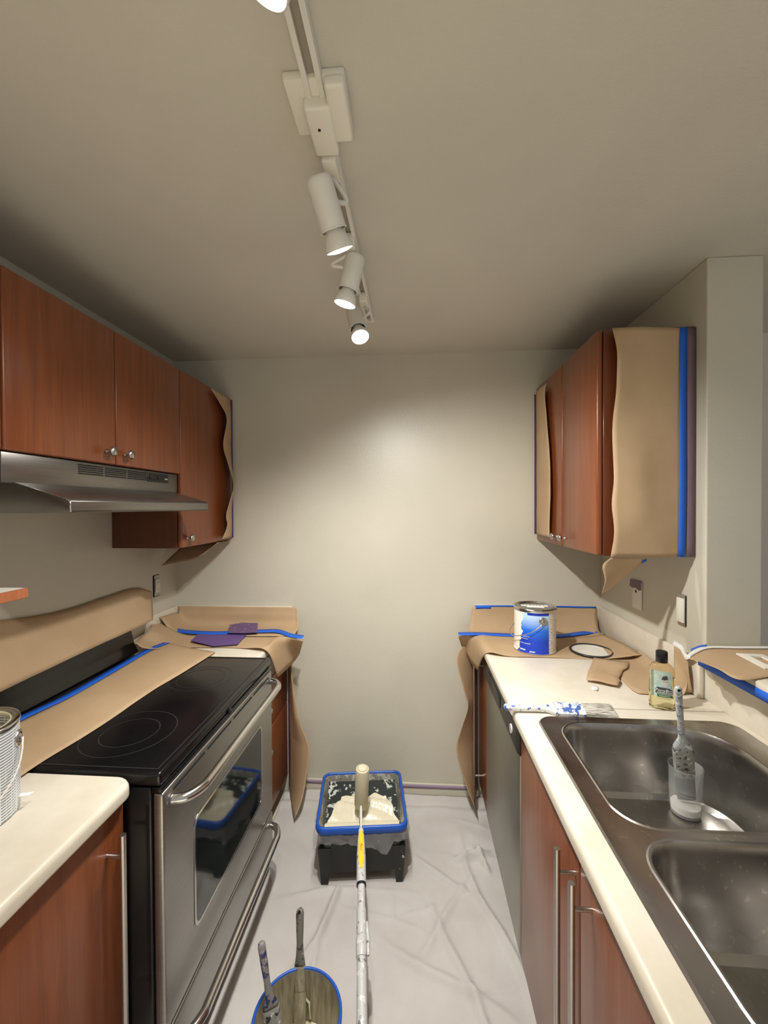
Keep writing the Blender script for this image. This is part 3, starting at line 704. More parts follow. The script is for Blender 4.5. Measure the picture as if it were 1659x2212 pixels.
lt = bpy.data.objects['trim_1']
ribbon('blue_tape', [(.8835, 1.35, 1.066), (.8835, 1.0, 1.066), (.8835, .4, 1.066)], (0, 0, .013), 'blue_tape', lt, label='blue tape along ledge front')
# cover plate on the ledge
r = root('switch_plate', (1.0, 1.24, 1.098), 'white empty switch cover plate lying on ledge paper', 'wall plate')
bm = B(); q0 = at(1590, 1413, 'z', 1.0995); ex = (at(1655, 1447, 'z', 1.0995)-q0); ex.z = 0; ey = V((-ex.y, ex.x, 0)).normalized()*.072; L_ = ex.length; ex = ex.normalized()*.118
def qp(a, b, z): v_ = q0+ex*a+ey*b; return V((v_.x, v_.y, z))
o4, i4 = [(0, 0), (1, 0), (1, 1), (0, 1)], [(.22, .27), (.78, .27), (.78, .73), (.22, .73)]
for k in range(4):
    k2 = (k+1) % 4
    A = [bm.verts.new(qp(*o4[k], 1.099)), bm.verts.new(qp(*o4[k2], 1.099)), bm.verts.new(qp(*i4[k2], 1.099)), bm.verts.new(qp(*i4[k], 1.099))]
    T = [bm.verts.new(qp(*o4[k], 1.103)), bm.verts.new(qp(*o4[k2], 1.103)), bm.verts.new(qp(*i4[k2], 1.105)), bm.verts.new(qp(*i4[k], 1.105))]
    bm.faces.new(A); bm.faces.new(T)
    for m_ in range(4): bm.faces.new((A[m_], A[(m_+1) % 4], T[(m_+1) % 4], T[m_]))
bmesh.ops.remove_doubles(bm, verts=bm.verts[:], dist=1e-5)
part('plate', bm, 'white_plastic', r, smooth=False)

# hanging sheets beside the cabinets
def wavy(label, xa, ya, pts, seed, tape=None, nv=5):
    """pts: (z, attach point, free-edge point)"""
    rows = [[a, (V(a)+V(b))/2 + V(m), b] for a, m, b in pts]
    p = paper('masking_paper', rows, label, 5, nv, .0012, seed)
    if tape: ribbon('purple_tape' if tape == 'purple_tape' else 'blue_tape', [V(a)+V((tape_dx, -.002, 0)) for a, m, b in pts], (.004, .0, 0), tape, p)
    return p
tape_dx = .004
def hang(label, ax, ay, free, mid, seed, plane='y'):
    pts = []
    for (u, v, q) in free:
        b = at(u, v, plane, q); pts.append(((ax, ay, b.z), mid, b))
    return wavy(label, ax, ay, pts, seed, 'purple_tape')
# upper left
hang('wavy brown paper hanging at the end of the tall wall cabinet', -.984, 2.172, [(455, 838, -.980), (473, 868, -.970), (490, 905, -.962), (482, 960, -.966), (492, 1000, -.956), (504, 1050, -.940), (489, 1108, -.955), (491, 1135, -.955), (480, 1165, -.965)], (.008, 0, 0), 11, 'x')
paper('masking_paper', [
    [(-.984, 2.165, 1.376), (-.99, 2.09, 1.374), at(470, 1172, 'y', 2.0)],
    [(-1.10, 2.165, 1.372), (-1.10, 2.07, 1.362), at(425, 1205, 'y', 1.98)],
    [(-1.23, 2.165, 1.371), (-1.21, 2.07, 1.350), at(348, 1222, 'y', 1.95)]],
    'brown paper flap sagging under the tall wall cabinet', 6, 6, .001, 12)
# upper right far end
tape_dx = -.006
hang('brown paper strip on far end of the right-hand wall cabinet', .628, 2.176, [(1180, 828, .618), (1177, 850, .612), (1181, 905, .612), (1187, 980, .612), (1189, 1060, .612), (1187, 1130, .612), (1187, 1160, .612)], (-.012, 0, 0), 13, 'x')
# right cabinet end sheet
ys = 1.468
rows = []
for (ul, v, yo) in ((1322, 709, 1.452), (1333, 760, 1.438), (1331, 840, 1.442), (1323, 930, 1.448), (1326, 1030, 1.448), (1322, 1090, 1.45), (1327, 1150, 1.444), (1318, 1204, 1.45)):
    a = at(ul, v, 'y', yo); z = a.z
    rows.append([a, V((.76, 1.452-.007*math.sin(z*9), z)), V((.83, 1.460+.004*math.sin(z*7+1), z)), V((.90, 1.468, z)), V((.949, 1.470, z))])
p = paper('masking_paper', rows, 'large brown paper sheet on near end of the right-hand wall cabinet', 5, 5, .001, 14)
zs = [2.17, 1.95, 1.75, 1.55, 1.36]
zt_, zb_ = rows[0][1].z, rows[-1][1].z
ribbon('blue_tape', [(.907, 1.464, zt_), (.905, 1.463, 1.9), (.906, 1.4635, 1.6), (.904, 1.464, zb_)], (.0115, 0, 0), 'blue_tape', p, label='vertical blue tape')
ribbon('purple_tape', [(.934, 1.466, zt_), (.934, 1.4655, 1.9), (.935, 1.466, 1.6), (.934, 1.466, zb_)], (.0145, 0, 0), 'mauve_film', p, label='faint purple tape')
MT['purple_plastic']
# curled flap under right cabinet
p = paper('masking_paper', [
    [at(1398, 1206, 'y', 1.47), at(1350, 1206, 'y', 1.46), at(1320, 1204, 'y', 1.45)],
    [at(1380, 1222, 'y', 1.50), at(1345, 1225, 'y', 1.475), at(1302, 1222, 'y', 1.45)],
    [at(1345, 1250, 'y', 1.51), at(1325, 1252, 'y', 1.48), at(1307, 1254, 'y', 1.45)],
    [at(1318, 1274, 'y', 1.50), at(1310, 1278, 'y', 1.475), at(1300, 1284, 'y', 1.44)]],
    'curled brown paper corner dangling under right-hand wall cabinet', 6, 6, .001, 15)
patch2 = B(); vs = [patch2.verts.new(at(u, v, 'y', 1.475)) for u, v in ((1388, 1206), (1397, 1206), (1397, 1212), (1386, 1217))]; patch2.faces.new(vs)
solid(part('blue_tape', patch2, 'blue_tape', p, smooth=False))
# lower left and right strips
tape_dx = .003
hang('long wavy brown paper strip hanging beside the drawer cabinet', -.678, 2.168, [(632, 1425, 2.12), (632, 1460, 2.11), (638, 1510, 2.09), (648, 1560, 2.07), (665, 1605, 2.05), (668, 1625, 2.04), (662, 1680, 2.02), (652, 1730, 1.98), (636, 1770, 1.95)], (.012, -.03, 0), 16)
tape_dx = -.003
hang('long wavy brown paper strip hanging beside the narrow base cabinet', .326, 2.168, [(1000, 1396, 2.08), (989, 1412, 2.06), (988, 1440, 2.05), (1002, 1490, 2.05), (1011, 1525, 2.05), (998, 1570, 2.05), (986, 1612, 2.05), (992, 1655, 2.04), (1010, 1705, 2.02), (1028, 1750, 2.0)], (-.01, -.02, 0), 17)

# ------------------------------------------------------------ drop cloth
def cloth():
    nx, ny = 130, 240
    x0, x1, y0, y1 = -.70, .40, -.1, 2.165
    bm = B(); vs = []
    def H(x, y):
        p = V((x*3, y*3, 0)); h = .006 + .008*noise.noise(p*1.3) + .005*noise.noise(V((x*9, y*7, 3))) + .0025*noise.noise(V((x*24, y*18, 5)))
        # ridged folds
        for (cx, cy, ang, w, a, ln) in FOLDS:
            dx, dy = x-cx, y-cy; u = dx*math.cos(ang)+dy*math.sin(ang); v = -dx*math.sin(ang)+dy*math.cos(ang)
            v += .02*math.sin(u*9+cx*30)
            h += 1.5*a*math.exp(-(v/w)**2)*math.exp(-(u/ln)**4)
        # rolled back edge along the wall
        if y > 2.02:
            h += .022*math.exp(-((y-2.085-.012*math.sin(x*9))/.022)**2)*(.6+.5*noise.noise(V((x*6, 1, 0)))) + .028*max(0, (y-2.12)/.045)**1.2
        d1 = max(abs(x+.238)-.19, abs(y-1.825)-.18); d2 = math.hypot(x+.31, y-1.045)-.10; d3 = x+.60
        for d_, cap in ((d1, .007), (d2, .0085), (d3, .02)):
            k = min(1, max(0, d_/.05)); h = min(h, cap + k*.05)
        return max(h, .0015)
    for j in range(ny+1):
        row = []
        for i in range(nx+1):
            x = x0+(x1-x0)*i/nx; y = y0+(y1-y0)*j/ny
            e = .012*noise.noise(V((y*4, 0, 7)))
            if i == nx: x += e
            if i == 0: x += e
            row.append(bm.verts.new((x, y, H(x, y))))
        vs.append(row)
    for a, b in zip(vs, vs[1:]):
        for k in range(nx): bm.faces.new((a[k], a[k+1], b[k+1], b[k]))
    o = thing('drop_cloth', bm, 'canvas', 'wrinkled off-white canvas drop cloth covering the aisle floor', 'drop cloth', smooth=True)
    m = o.modifiers.new('thick', 'SOLIDIFY'); m.thickness = .001; m.offset = -1
random.seed(11)
FOLDS = [(-.45, 1.2, 1.25, .012, .010, .8), (-.36, 1.15, 1.45, .010, .008, .9), (.10, 1.33, 2.6, .016, .010, .25), (.22, 1.1, 1.85, .014, .012, .5),
         (.02, 1.05, .5, .014, .008, .2), (-.28, 1.62, .1, .012, .008, .25), (.12, 1.55, .9, .014, .008, .2), (.24, 1.83, .4, .012, .022, .08), (.27, 1.80, 1.9, .010, .022, .06),
         (.30, 1.5, 1.8, .012, .012, .4), (.2, .95, 2.7, .016, .009, .25), (.12, 1.72, 2.4, .012, .010, .15)]
for k in range(10): FOLDS.append((random.uniform(-.5, .3), random.uniform(.9, 2.0), random.uniform(0, 3.1), random.uniform(.006, .012), random.uniform(.002, .005), random.uniform(.08, .25)))
cloth()

# ------------------------------------------------------------ blue paint can
def paint_can(c, rad, h, label):
    r = root('paint_can', c, label, 'paint can'); m = Matrix.Translation(c)
    b = part('can_body', lathe(B(), [(0, .001), (rad-.004, .001), (rad+.001, .002), (rad+.001, .006), (rad-.001, .008), (rad-.001, h-.012), (rad+.001, h-.010), (rad+.0018, h-.006), (rad+.001, h-.002), (rad-.003, h)], m, 64), 'can_label', r)
    part('bottom_rim', lathe(B(), [(rad-.003, 0), (rad+.0015, .0005), (rad+.002, .004), (rad+.0012, .0065)], m, 64), 'chrome', r, smooth=True)
    part('top_rim', lathe(B(), [(rad+.0012, h-.012), (rad+.0028, h-.007), (rad+.0022, h+.001), (rad-.004, h+.002), (rad-.008, h-.003), (rad-.009, h-.008)], m, 64), 'chrome', r, smooth=True)
    lid = part('lid', lathe(B(), [(rad-.0085, h-.007), (rad-.010, h+.0005), (rad-.016, h+.001), (rad-.019, h-.003), (rad-.022, h-.004), (0, h-.004)], m, 64), 'satin_nickel', r, label='metal lid with white stickers')
    return r, lid, m
cc = V((.533, 1.868, .9176)); RC = .0885; HC = .192
r, lid, cm = paint_can(cc, RC, HC, 'white and blue metal paint can, closed, with wire bail')
def on_can(a0, z0, rr=RC+.0002):
    return lambda x, y: cc + V((rr*math.cos(a0+x/rr), rr*math.sin(a0+x/rr), z0+y))
A0 = -2.36
put_text("E·COV'", .0100, on_can(A0+.12, .075), 'print_white', r)
small_print(.034, .0026, on_can(A0-.02, .066), 'print_white', r, 2)
put_text('EXTRA BLANC', .0082, on_can(A0+.02, .046), 'print_white', r)
small_print(.026, .0062, on_can(A0-.08, .018), 'print_white', r, 3)
small_print(.022, .0060, on_can(A0+.40, .014), 'print_white', r, 4)
# lid stickers
def sticker(x0, x1, y0, y1, rot, dz=0):
    m = Matrix.Translation(cc+V((0, 0, HC-.0035+dz))) @ Matrix.Rotation(rot, 4, 'Z'); bm = B(); box(bm, x0, x1, y0, y1, 0, .0004, mat=m)
    s = part('sticker', bm, 'print_white', lid, smooth=False); return m
m1 = sticker(-.055, .058, .004, .030, -.10); m2 = sticker(-.035, .036, -.024, .006, -.10, .0006)
for k in range(7):
    bm = B(); w_ = random.uniform(.004, .009); box(bm, -.05+k*.0145, -.05+k*.0145+w_, .012, .021, .0004, .0007, mat=m1); part('sticker_print', bm, 'print_dark' if k in (0, 5) else 'print_grey', lid, smooth=False)
# bail and ears
def bail(r, c, rad, zp, a1, drop, mat='chrome', bulge=.012):
    e = []
    for s in (0, PI):
        a = a1+s; n_ = V((math.cos(a), math.sin(a), 0)); p = c+n_*rad+V((0, 0, zp))
        part('bail_ear', lathe(B(), [(.017, -.001), (.0165, .002), (.013, .003), (.011, .0015), (.009, .0015), (.007, .005), (0, .006)], axis_mat(p, n_), 24), 'satin_nickel', r, smooth=True); e.append((p+n_*.007, n_))
    pts = []
    for k in range(25):
        t = k/24; a = a1 - PI*t
        zz = zp - drop*math.sin(PI*t)**.8; rr = rad + .007 + bulge*math.sin(PI*t)
        pts.append(c+V((rr*math.cos(a), rr*math.sin(a), zz)))
    part('bail', tube(B(), pts, .0019, 8), mat, r, smooth=True, label='wire bail handle')
bail(r, cc, RC, .146, -1.46, .078)
# lid lying upside down
lc = at(1277, 1407, 'z', .9185); lc.z = .9187
r = root('can_lid', lc, 'paint can lid lying upside down, white inside, dark rim', 'lid')
m = Matrix.Translation(lc)
part('rim', lathe(B(), [(.082, 0), (.088, .001), (.089, .005), (.086, .008), (.080, .0075), (.0765, .004), (.0765, .0008)], m, 56), 'dw_panel', r, smooth=True)
part('inner_face', lathe(B(), [(.0763, .0005), (.0763, .0045), (.074, .0035), (.05, .003), (0, .0032)], m, 56), 'white_plastic', r, smooth=True)

# ------------------------------------------------------------ opened can at the left
c2 = V((-.915, .768, .9145)); R2, H2 = .0865, .192
r = root('paint_can', c2, 'opened paint can with white printed label on near counter', 'paint can'); m = Matrix.Translation(c2)
part('can_body', lathe(B(), [(0, .0008), (R2-.003, .0008), (R2, .003), (R2, H2-.008), (R2-.0018, H2-.008), (R2-.0018, .002), (0, .002)], m, 64), 'text_label', r)
part('top_rim', lathe(B(), [(R2+.0003, H2-.009), (R2+.0022, H2-.004), (R2+.001, H2+.001), (R2-.006, H2+.002), (R2-.013, H2-.001), (R2-.014, H2-.006), (R2-.009, H2-.010), (R2-.002, H2-.009)], m, 64), 'chrome', r, smooth=True)
part('paint', lathe(B(), [(0, .155), (R2-.003, .155), (R2-.0025, .148), (0, .147)], m, 48), 'wet_paint', r)
part('paint_drip_ring', lathe(B(), [(R2-.0135, H2-.002), (R2-.0145, H2-.001), (R2-.0155, H2-.004), (R2-.0145, H2-.012), (R2-.0138, H2-.011), (R2-.0142, H2-.005)], m, 48), 'wet_paint', r, smooth=True)
bail(r, c2, R2, .150, .55, .105, 'white_metal', .022)
tg = B(); prism(tg, [(c2.x+.075, c2.y+.040), (c2.x+.094, c2.y+.045), (c2.x+.096, c2.y+.058), (c2.x+.070, c2.y+.050)], .940, .941, 'xy'); part('label_tab', tg, 'print_white', r, smooth=False)

# ------------------------------------------------------------ clear bottle
bc = V((.776, 1.352, .9145))
r = root('soap_bottle', bc, 'clear flat bottle of yellowish liquid with black cap', 'bottle')
RZ = Matrix.Translation(bc) @ Matrix.Rotation(-.42, 4, 'Z')
def oval(prof, n=40, sy=.52):
    bm = B(); rings = []
    for (rx, z) in prof:
        rings.append([bm.verts.new(RZ @ V((rx*math.copysign(abs(math.cos(2*PI*k/n))**.8, math.cos(2*PI*k/n)), rx*sy*math.copysign(abs(math.sin(2*PI*k/n))**.8, math.sin(2*PI*k/n)), z))) for k in range(n)])
    for a, b in zip(rings, rings[1:]):
        for k in range(n): bm.faces.new((a[k], a[(k+1) % n], b[(k+1) % n], b[k]))
    bm.faces.new(rings[0][::-1]); bm.faces.new(rings[-1]); return bm
part('bottle_shell', oval([(.030, .0), (.0335, .003), (.034, .010), (.034, .118), (.0325, .128), (.027, .137), (.018, .1425), (.0155, .144), (.0155, .150)]), 'bottle_plastic', r)
part('liquid', oval([(.0285, .003), (.0318, .006), (.0322, .012), (.0322, .100), (.0, .1002)]), 'soap_liquid', r)
part('cap', lathe(B(), [(0, .145), (.0155, .145), (.0165, .147), (.0163, .176), (.0150, .179), (0, .1795)], RZ, 32), 'black_plastic', r)
def on_b(x, y, k=.0006):
    rx = .034; u = max(-.999, min(.999, x/rx)); t = math.acos(u)
    # invert the superellipse
    c_ = math.copysign(abs(u)**(1/.8), u); s_ = math.sqrt(max(0, 1-c_*c_))
    return RZ @ V((x, -(rx*.52*s_**.8)-k, y))
def bfilm(name, poly, mat, k, par):
    bm = B(); n = len(poly); vs = [bm.verts.new((a, b, 0)) for a, b in poly]; f = bm.faces.new(vs); bmesh.ops.triangulate(bm, faces=[f])
    bmesh.ops.subdivide_edges(bm, edges=bm.edges[:], cuts=4, use_grid_fill=True)
    for v in bm.verts: v.co = on_b(v.co.x, v.co.y, k)
    return part(name, bm, mat, par, smooth=True)
lb = bfilm('front_label', [(-.031, .040), (.026, .040), (.026, .118), (.022, .121), (-.031, .121)], 'bottle_label', .0005, r)
bfilm('label_print', [(-.014, .066), (-.010, .082), (-.001, .088), (.012, .086), (.022, .080), (.025, .066)], 'print_shirt', .0009, lb)
bfilm('label_print', [(.000, .074), (-.002, .095), (.002, .098), (.014, .097), (.016, .085), (.010, .073)], 'print_face', .0012, lb)
bfilm('label_print', [(-.003, .095), (.001, .105), (.012, .109), (.0145, .097), (.006, .094)], 'print_dark', .0015, lb)
for q in ((.002, .0885), (.0085, .0885)): bfilm('label_print', [(q[0], q[1]), (q[0]+.0045, q[1]+.0006), (q[0]+.0042, q[1]+.002), (q[0]+.0005, q[1]+.0018)], 'print_dark', .0016, lb)
bfilm('label_print', [(-.018, .052), (.027, .052), (.028, .063), (.018, .070), (-.014, .071), (-.019, .064)], 'print_dark', .0013, lb)
put_text('PonyBoy', .0135, lambda x, y: on_b(x+.0045, y+.0615, .0018), 'print_white', lb, shear=.25)
bfilm('label_print', [(-.014, .054), (.025, .054), (.025, .0555), (-.014, .0555)], 'print_white', .0018, lb)
bfilm('green_band', [(-.013, .0405), (.027, .0405), (.027, .048), (-.014, .049)], 'label_green', .0010, lb)
small_print(.030, .0024, lambda x, y: on_b(x+.0068, y+.0445, .0014), 'print_face', lb, 5)
small_print(.034, .0018, lambda x, y: on_b(x+.0068, y+.036, .0008), 'print_grey', r, 6)
small_print(.026, .0018, lambda x, y: on_b(x+.0068, y+.026, .0008), 'print_grey', r, 7)

# ------------------------------------------------------------ brushes
def brush(p0, p1, nrm, label, hmat, lens=(.55, .20, .25), wid=(.012, .024, .024), thick=(.010, .009, .008), bmat='bristle', hole=False, spread=1.15, seed=1, wet=False, fmat='ferrule'):
    """p0 = handle end, p1 = bristle tip, nrm = direction of the flat side's normal"""
    p0, p1 = V(p0), V(p1); d = (p1-p0).normalized(); n = V(nrm); n = (n-d*n.dot(d)).normalized(); s = d.cross(n); LN = (p1-p0).length
    r = root('paint_brush', (p0+p1)/2 if not wet else p1, label, 'paint brush')
    def sec(lst, cap=True, nseg=16):
        bm = B(); rings = []
        for (t, w_, h_) in lst:
            c = p0 + d*LN*t
            rings.append([bm.verts.new(c + s*w_*math.copysign(abs(math.cos(2*PI*k/nseg))**.7, math.cos(2*PI*k/nseg)) + n*h_*math.copysign(abs(math.sin(2*PI*k/nseg))**.7, math.sin(2*PI*k/nseg))) for k in range(nseg)])
        for a, b in zip(rings, rings[1:]):
            for k in range(nseg): bm.faces.new((a[k], a[(k+1) % nseg], b[(k+1) % nseg], b[k]))
        bm.faces.new(rings[0][::-1]); bm.faces.new(rings[-1]); return bm
    a, b, c = lens; w0, w1, w2 = wid
    part('handle', sec([(0, w0*.45, thick[0]*.5), (.012, w0*.85, thick[0]*.9), (.04, w0, thick[0]), (a*.35, w0*.92, thick[0]*.95), (a*.62, w0*.78, thick[0]*.9), (a*.82, w0*.95, thick[0]), (a*.95, w1*.9, thick[1]), (a, w1*.96, thick[1])]), hmat, r, smooth=True)
    if hole:
        bm = B(); q = p0 + d*LN*.018; tube(bm, [q-n*thick[0]*.9, q+n*thick[0]*.97], w0*.42, 14); part('hang_hole', bm, 'dark_gap', r)
    part('ferrule', sec([(a, w1, thick[1]*1.05), (a+.01, w1*1.03, thick[1]*1.1), (a+b*.9, w1*1.03, thick[1]*1.1), (a+b, w1, thick[1])]), fmat, r)
    random.seed(seed); bm = B()
    part('bristle_core', sec([(a+b, w1*.94, thick[1]*.9), (a+b+c*.5, w2*1.0, thick[2]*.85), (a+b+c*.86, w2*spread*.96, thick[2]*.55), (a+b+c*.93, w2*spread*.9, thick[2]*.3)]), bmat, r)
    for k in range(150):
        u = random.uniform(-1, 1); v = random.uniform(-.8, .8)
        st = p0 + d*LN*(a+b) + s*u*w1*.95 + n*v*thick[1]*.9
        en = p0 + d*LN*(a+b+c*random.uniform(.86, 1.0)) + s*(u*w2*spread + random.uniform(-.003, .003)) + n*(v*thick[2]*.8+random.uniform(-.001, .002))
        sd = s*.0006
        q = [bm.verts.new(st-sd), bm.verts.new(st+sd), bm.verts.new(en)]; bm.faces.new(q)
        q = [bm.verts.new(st-n*.0006), bm.verts.new(st+n*.0006), bm.verts.new(en)]; bm.faces.new(q)
    part('bristles', bm, bmat, r, smooth=False, kind='stuff')
    return r
brush(at(1089, 1527, 'z', .928), at(1334, 1537, 'z', .923), (0, -.25, 1), 'paint-spattered brush lying across right counter edge by sink', 'handle_spatter', (.46, .24, .30), (.011, .026, .027), (.0095, .0095, .008), 'bristle_grey', seed=3, fmat='ferrule_blue')

# ------------------------------------------------------------ cup with a brush in the sink
cp_c = V((.727, 1.158, .7235))
r = root('plastic_cup', cp_c, 'clear ribbed plastic cup standing in far sink bowl', 'cup')
prof = [(0, .001), (.0335, .001), (.0345, .004)]
for k in range(8): prof += [(.0348+.0004*k, .010+k*.008), (.0360+.0004*k, .013+k*.008), (.0348+.0004*k, .016+k*.008)]
prof += [(.0385, .085), (.0395, .124), (.0405, .126), (.0400, .1275), (.0388, .1265), (.0378, .085), (.0332, .006), (0, .004)]
part('cup_wall', lathe(B(), prof, Matrix.Translation(cp_c), 48), 'cup_film', r)
part('paint_water', lathe(B(), [(0, .0055), (.0325, .0075), (.0338, .024), (0, .024)], Matrix.Translation(cp_c), 40), 'white_plastic', r)
brush(at(1464, 1483, 'y', 1.10), cp_c+V((.006, .004, .0275)), (-.3, -1, .2), 'white-smeared brush standing in the clear cup', 'handle_white', (.53, .24, .23), (.0085, .0235, .0225), (.008, .0095, .009), 'bristle_dark', True, 1.0, 5, True)

# ------------------------------------------------------------ roller tray
TC = V((-.238, 1.825, 0)); TR = Matrix.Translation(TC) @ Matrix.Rotation(math.radians(7), 4, 'Z')
r = root('roller_tray', TC, 'deep black paint tray with blue rim, wrapped in clear plastic', 'paint tray')
W2, D2, ZT = .185, .175, .248
def tl(e, z, rad=.035, sl=0.):
    return [TR @ V((a, b, z + sl*(b/D2))) for a, b in rrect(-W2+e, W2-e, -D2+e, D2-e, max(.008, rad-e*.4), 6)]
def loft(loops, close_first=False, close_last=False):
    bm = B(); L_ = [[bm.verts.new(p) for p in lp] for lp in loops]; n = len(L_[0])
    for a, b in zip(L_, L_[1:]):
        for k in range(n): bm.faces.new((a[k], a[(k+1) % n], b[(k+1) % n], b[k]))
    if close_first: bm.faces.new(L_[0][::-1])
    if close_last: bm.faces.new(L_[-1])
    return bm
part('tray_shell', loft([tl(.03, .075), tl(.014, .12), tl(.004, ZT-.012), tl(.008, ZT-.006), tl(.02, .12), tl(.036, .082)], True, True), 'tray_black', r)
part('tray_liner', loft([tl(.0082, ZT-.004), tl(.0215, .122), tl(.0372, .0835)], False, True), 'tray_grey', r)
rimb = []
for lp in (tl(-.003, ZT-.026), tl(-.006, ZT-.012), tl(-.004, ZT+.002), tl(.003, ZT+.006), tl(.0078, ZT+.001), tl(.0078, ZT-.006)): rimb.append([V((p.x, p.y, p.z+.003*noise.noise(p*25))) for p in lp])
part('rim', loft(rimb), 'tray_blue', r, smooth=True, label='blue taped rim')
for sx in (-1, 1):
    for sy in (-1, 1):
        x_, y_ = sx*(W2-.032), sy*(D2-.022); bm = B()
        q0 = [TR @ V((x_+a*.026, y_+b*.014, .16)) for a, b in ((-1, -1), (1, -1), (1, 1), (-1, 1))]
        q1 = [TR @ V((x_+a*.014, y_+b*.011, .0085)) for a, b in ((-1, -1), (1, -1), (1, 1), (-1, 1))]
        bm = loft([q0, q1], True, True); part('leg', bm, 'tray_black', r, smooth=False)
part('front_skirt', box(B(), -W2+.03, W2-.03, -D2+.012, -D2+.018, .055, ZT-.03, .001, 1, TR), 'black_plastic', r)
# ramp with wet paint
def ramp_grid(x0, x1, n, m, zf, mat, name, rid=0.):
    bm = B(); vs = []
    for j in range(m+1):
        row = []
        for i in range(n+1):
            t = j/m; x = x0+(x1-x0)*i/n; y = -D2+.055 + t*(2*D2-.085)
            z, y2 = zf(t, x, y); row.append(bm.verts.new(TR @ V((x, y2, z))))
        vs.append(row)
    for a, b in zip(vs, vs[1:]):
        for k in range(n): bm.faces.new((a[k], a[k+1], b[k+1], b[k]))
    return part(name, bm, mat, r, smooth=True)
ramp_grid(-W2+.026, W2-.026, 8, 24, lambda t, x, y: (.150 if t < .2 else .150+(t-.2)*.095, y), 'tray_inside', 'ramp')
def wet(t, x, y):
    f = .74*t
    zr = (.150 if f < .2 else .150+(f-.2)*.095) + .004
    k = min(1, max(0, (t-.42)*5))*(1-max(0, t-.85)*5)
    rid = .013*abs(math.sin(17*(x+.9*(t-.4)**2)+.6))*k
    return max(zr+rid, .176 if t < .46 else 0), -D2+.030 + f*(2*D2-.060)
bm = B(); vs = []
for j in range(31):
    t = j/30; half = .162 if t < .46 else .158-(t-.46)*.11
    row = []
    for i in range(49):
        x = (i/48*2-1)*half + (.012*noise.noise(V((t*6, i > 24, 3))) if t > .42 else 0) + .004*(t > .42)
        z, y2 = wet(t, x, 0)
        if j == 30: y2 += .02*noise.noise(V((x*25, 0, 9))); 
        row.append(bm.verts.new(TR @ V((x, y2, z))))
    vs.append(row)
for a, b in zip(vs, vs[1:]):
    for k in range(48): bm.faces.new((a[k], a[k+1], b[k+1], b[k]))
part('paint_pool', bm, 'wet_paint', r, smooth=True, label='cream wet paint')
# crumpled clear plastic wrap
random.seed(21); loops = []
N = 140; base = []
out = rrect(-W2-.006, W2+.006, -D2-.006, D2+.006, .036, 12)
per = []
for k in range(len(out)):
    a, b = out[k], out[(k+1) % len(out)]; m_ = max(1, int(math.hypot(b[0]-a[0], b[1]-a[1])/.008))
    for q in range(m_): per.append((a[0]+(b[0]-a[0])*q/m_, a[1]+(b[1]-a[1])*q/m_))
for j in range(6):
    lp = []
    for k, (a, b) in enumerate(per):
        nn = V((a, b, 0)).normalized(); w1 = noise.noise(V((a*60, b*60, j*.4))); w2 = noise.noise(V((a*14, b*14, 5)))
        dr_ = j/5*(.035+.055*max(0, .3+w2)) ; ofs = .004+.010*w1*(j/5)+.022*(j/5)*max(0, w2+.2)
        lp.append(TR @ V((a+nn.x*ofs, b+nn.y*ofs, ZT-.022-dr_+.004*noise.noise(V((a*90, b*90, 8+j))))))
    loops.append(lp)
part('plastic_wrap', loft(loops), 'film', r, smooth=True, label='crumpled clear plastic wrap')

# ------------------------------------------------------------ roller with pole
pA = at(780, 1796, 'y', 1.575); pB = at(782, 2212, 'z', .19)
dp = (pB-pA).normalized()
r = root('paint_roller', pA, 'paint roller with yellow-stickered grip on a long spattered pole', 'paint roller')
rb_ = at(780, 1742, 'y', 1.80); rt_ = at(783, 1659, 'y', 1.775)
ra = (rt_-rb_).normalized(); ln = (rt_-rb_).length
mR = axis_mat(rb_, ra)
part('roller_cover', lathe(B(), [(0, 0), (.018, .0), (.027, .004), (.030, .012), (.030, ln-.010), (.028, ln-.003), (.021, ln), (.0205, ln-.004), (0, ln-.004)], mR, 40), 'roller_nap', r)
part('roller_core', lathe(B(), [(.0195, ln-.006), (.0195, ln+.001), (.017, ln+.002), (0, ln+.002)], mR, 28), 'wet_paint', r)
gp = pA + dp*.0
part('frame_wire', tube(B(), curve([rb_+ra*.01, rb_-ra*.012, rb_+V((0, -.04, -.014)), pA-dp*.10+V((.0, 0, .006)), pA-dp*.03, pA], 6), .0042, 10), 'white_metal', r, smooth=True)
def along(t): return pA+dp*t
gr = part('grip', tube(B(), [along(-.012), along(-.004), along(.03), along(.09), along(.135), along(.185), along(.19)], [.007, .010, .0125, .0165, .0165, .0165, .0150], 20), 'pole_metal', r, smooth=True)
_, sd, _t = frame(dp); upn = sd.cross(dp); upn = upn if upn.z > 0 else -upn
sdn = dp.cross(upn)
def on_grip(a, x, rad): # a along, x sideways
    th = x/rad; return along(a) + (upn*math.cos(th) + sdn*math.sin(th))*rad
bm = B(); prev = None
for k in range(20):
    t = k/19; a = .008+t*.14; rr_ = .0125+min(1, a/.09)*.0046; hw = (.0085 if .08 < t < .85 else .0055)*(1+.25*math.sin(PI*t))
    cur = [bm.verts.new(on_grip(a, q*hw, rr_+.0008)) for q in (-1, -.5, 0, .5, 1)]
    if prev:
        for i in range(4): bm.faces.new((prev[i], prev[i+1], cur[i+1], cur[i]))
    prev = cur
yg = part('grip_sticker', bm, 'yellow_grip', gr, smooth=True, label='yellow sticker with red lettering')
put_text('Purdy', .0125, lambda x, y: on_grip(.075+x, -y, .0178), 'red_print', yg, shear=.2)
part('collar_ring', tube(B(), [along(.188), along(.194)], .0168, 20), 'black_plastic', r)
part('inner_pole', tube(B(), [along(.1945), along(.262)], .0125, 20), 'pole_metal', r)
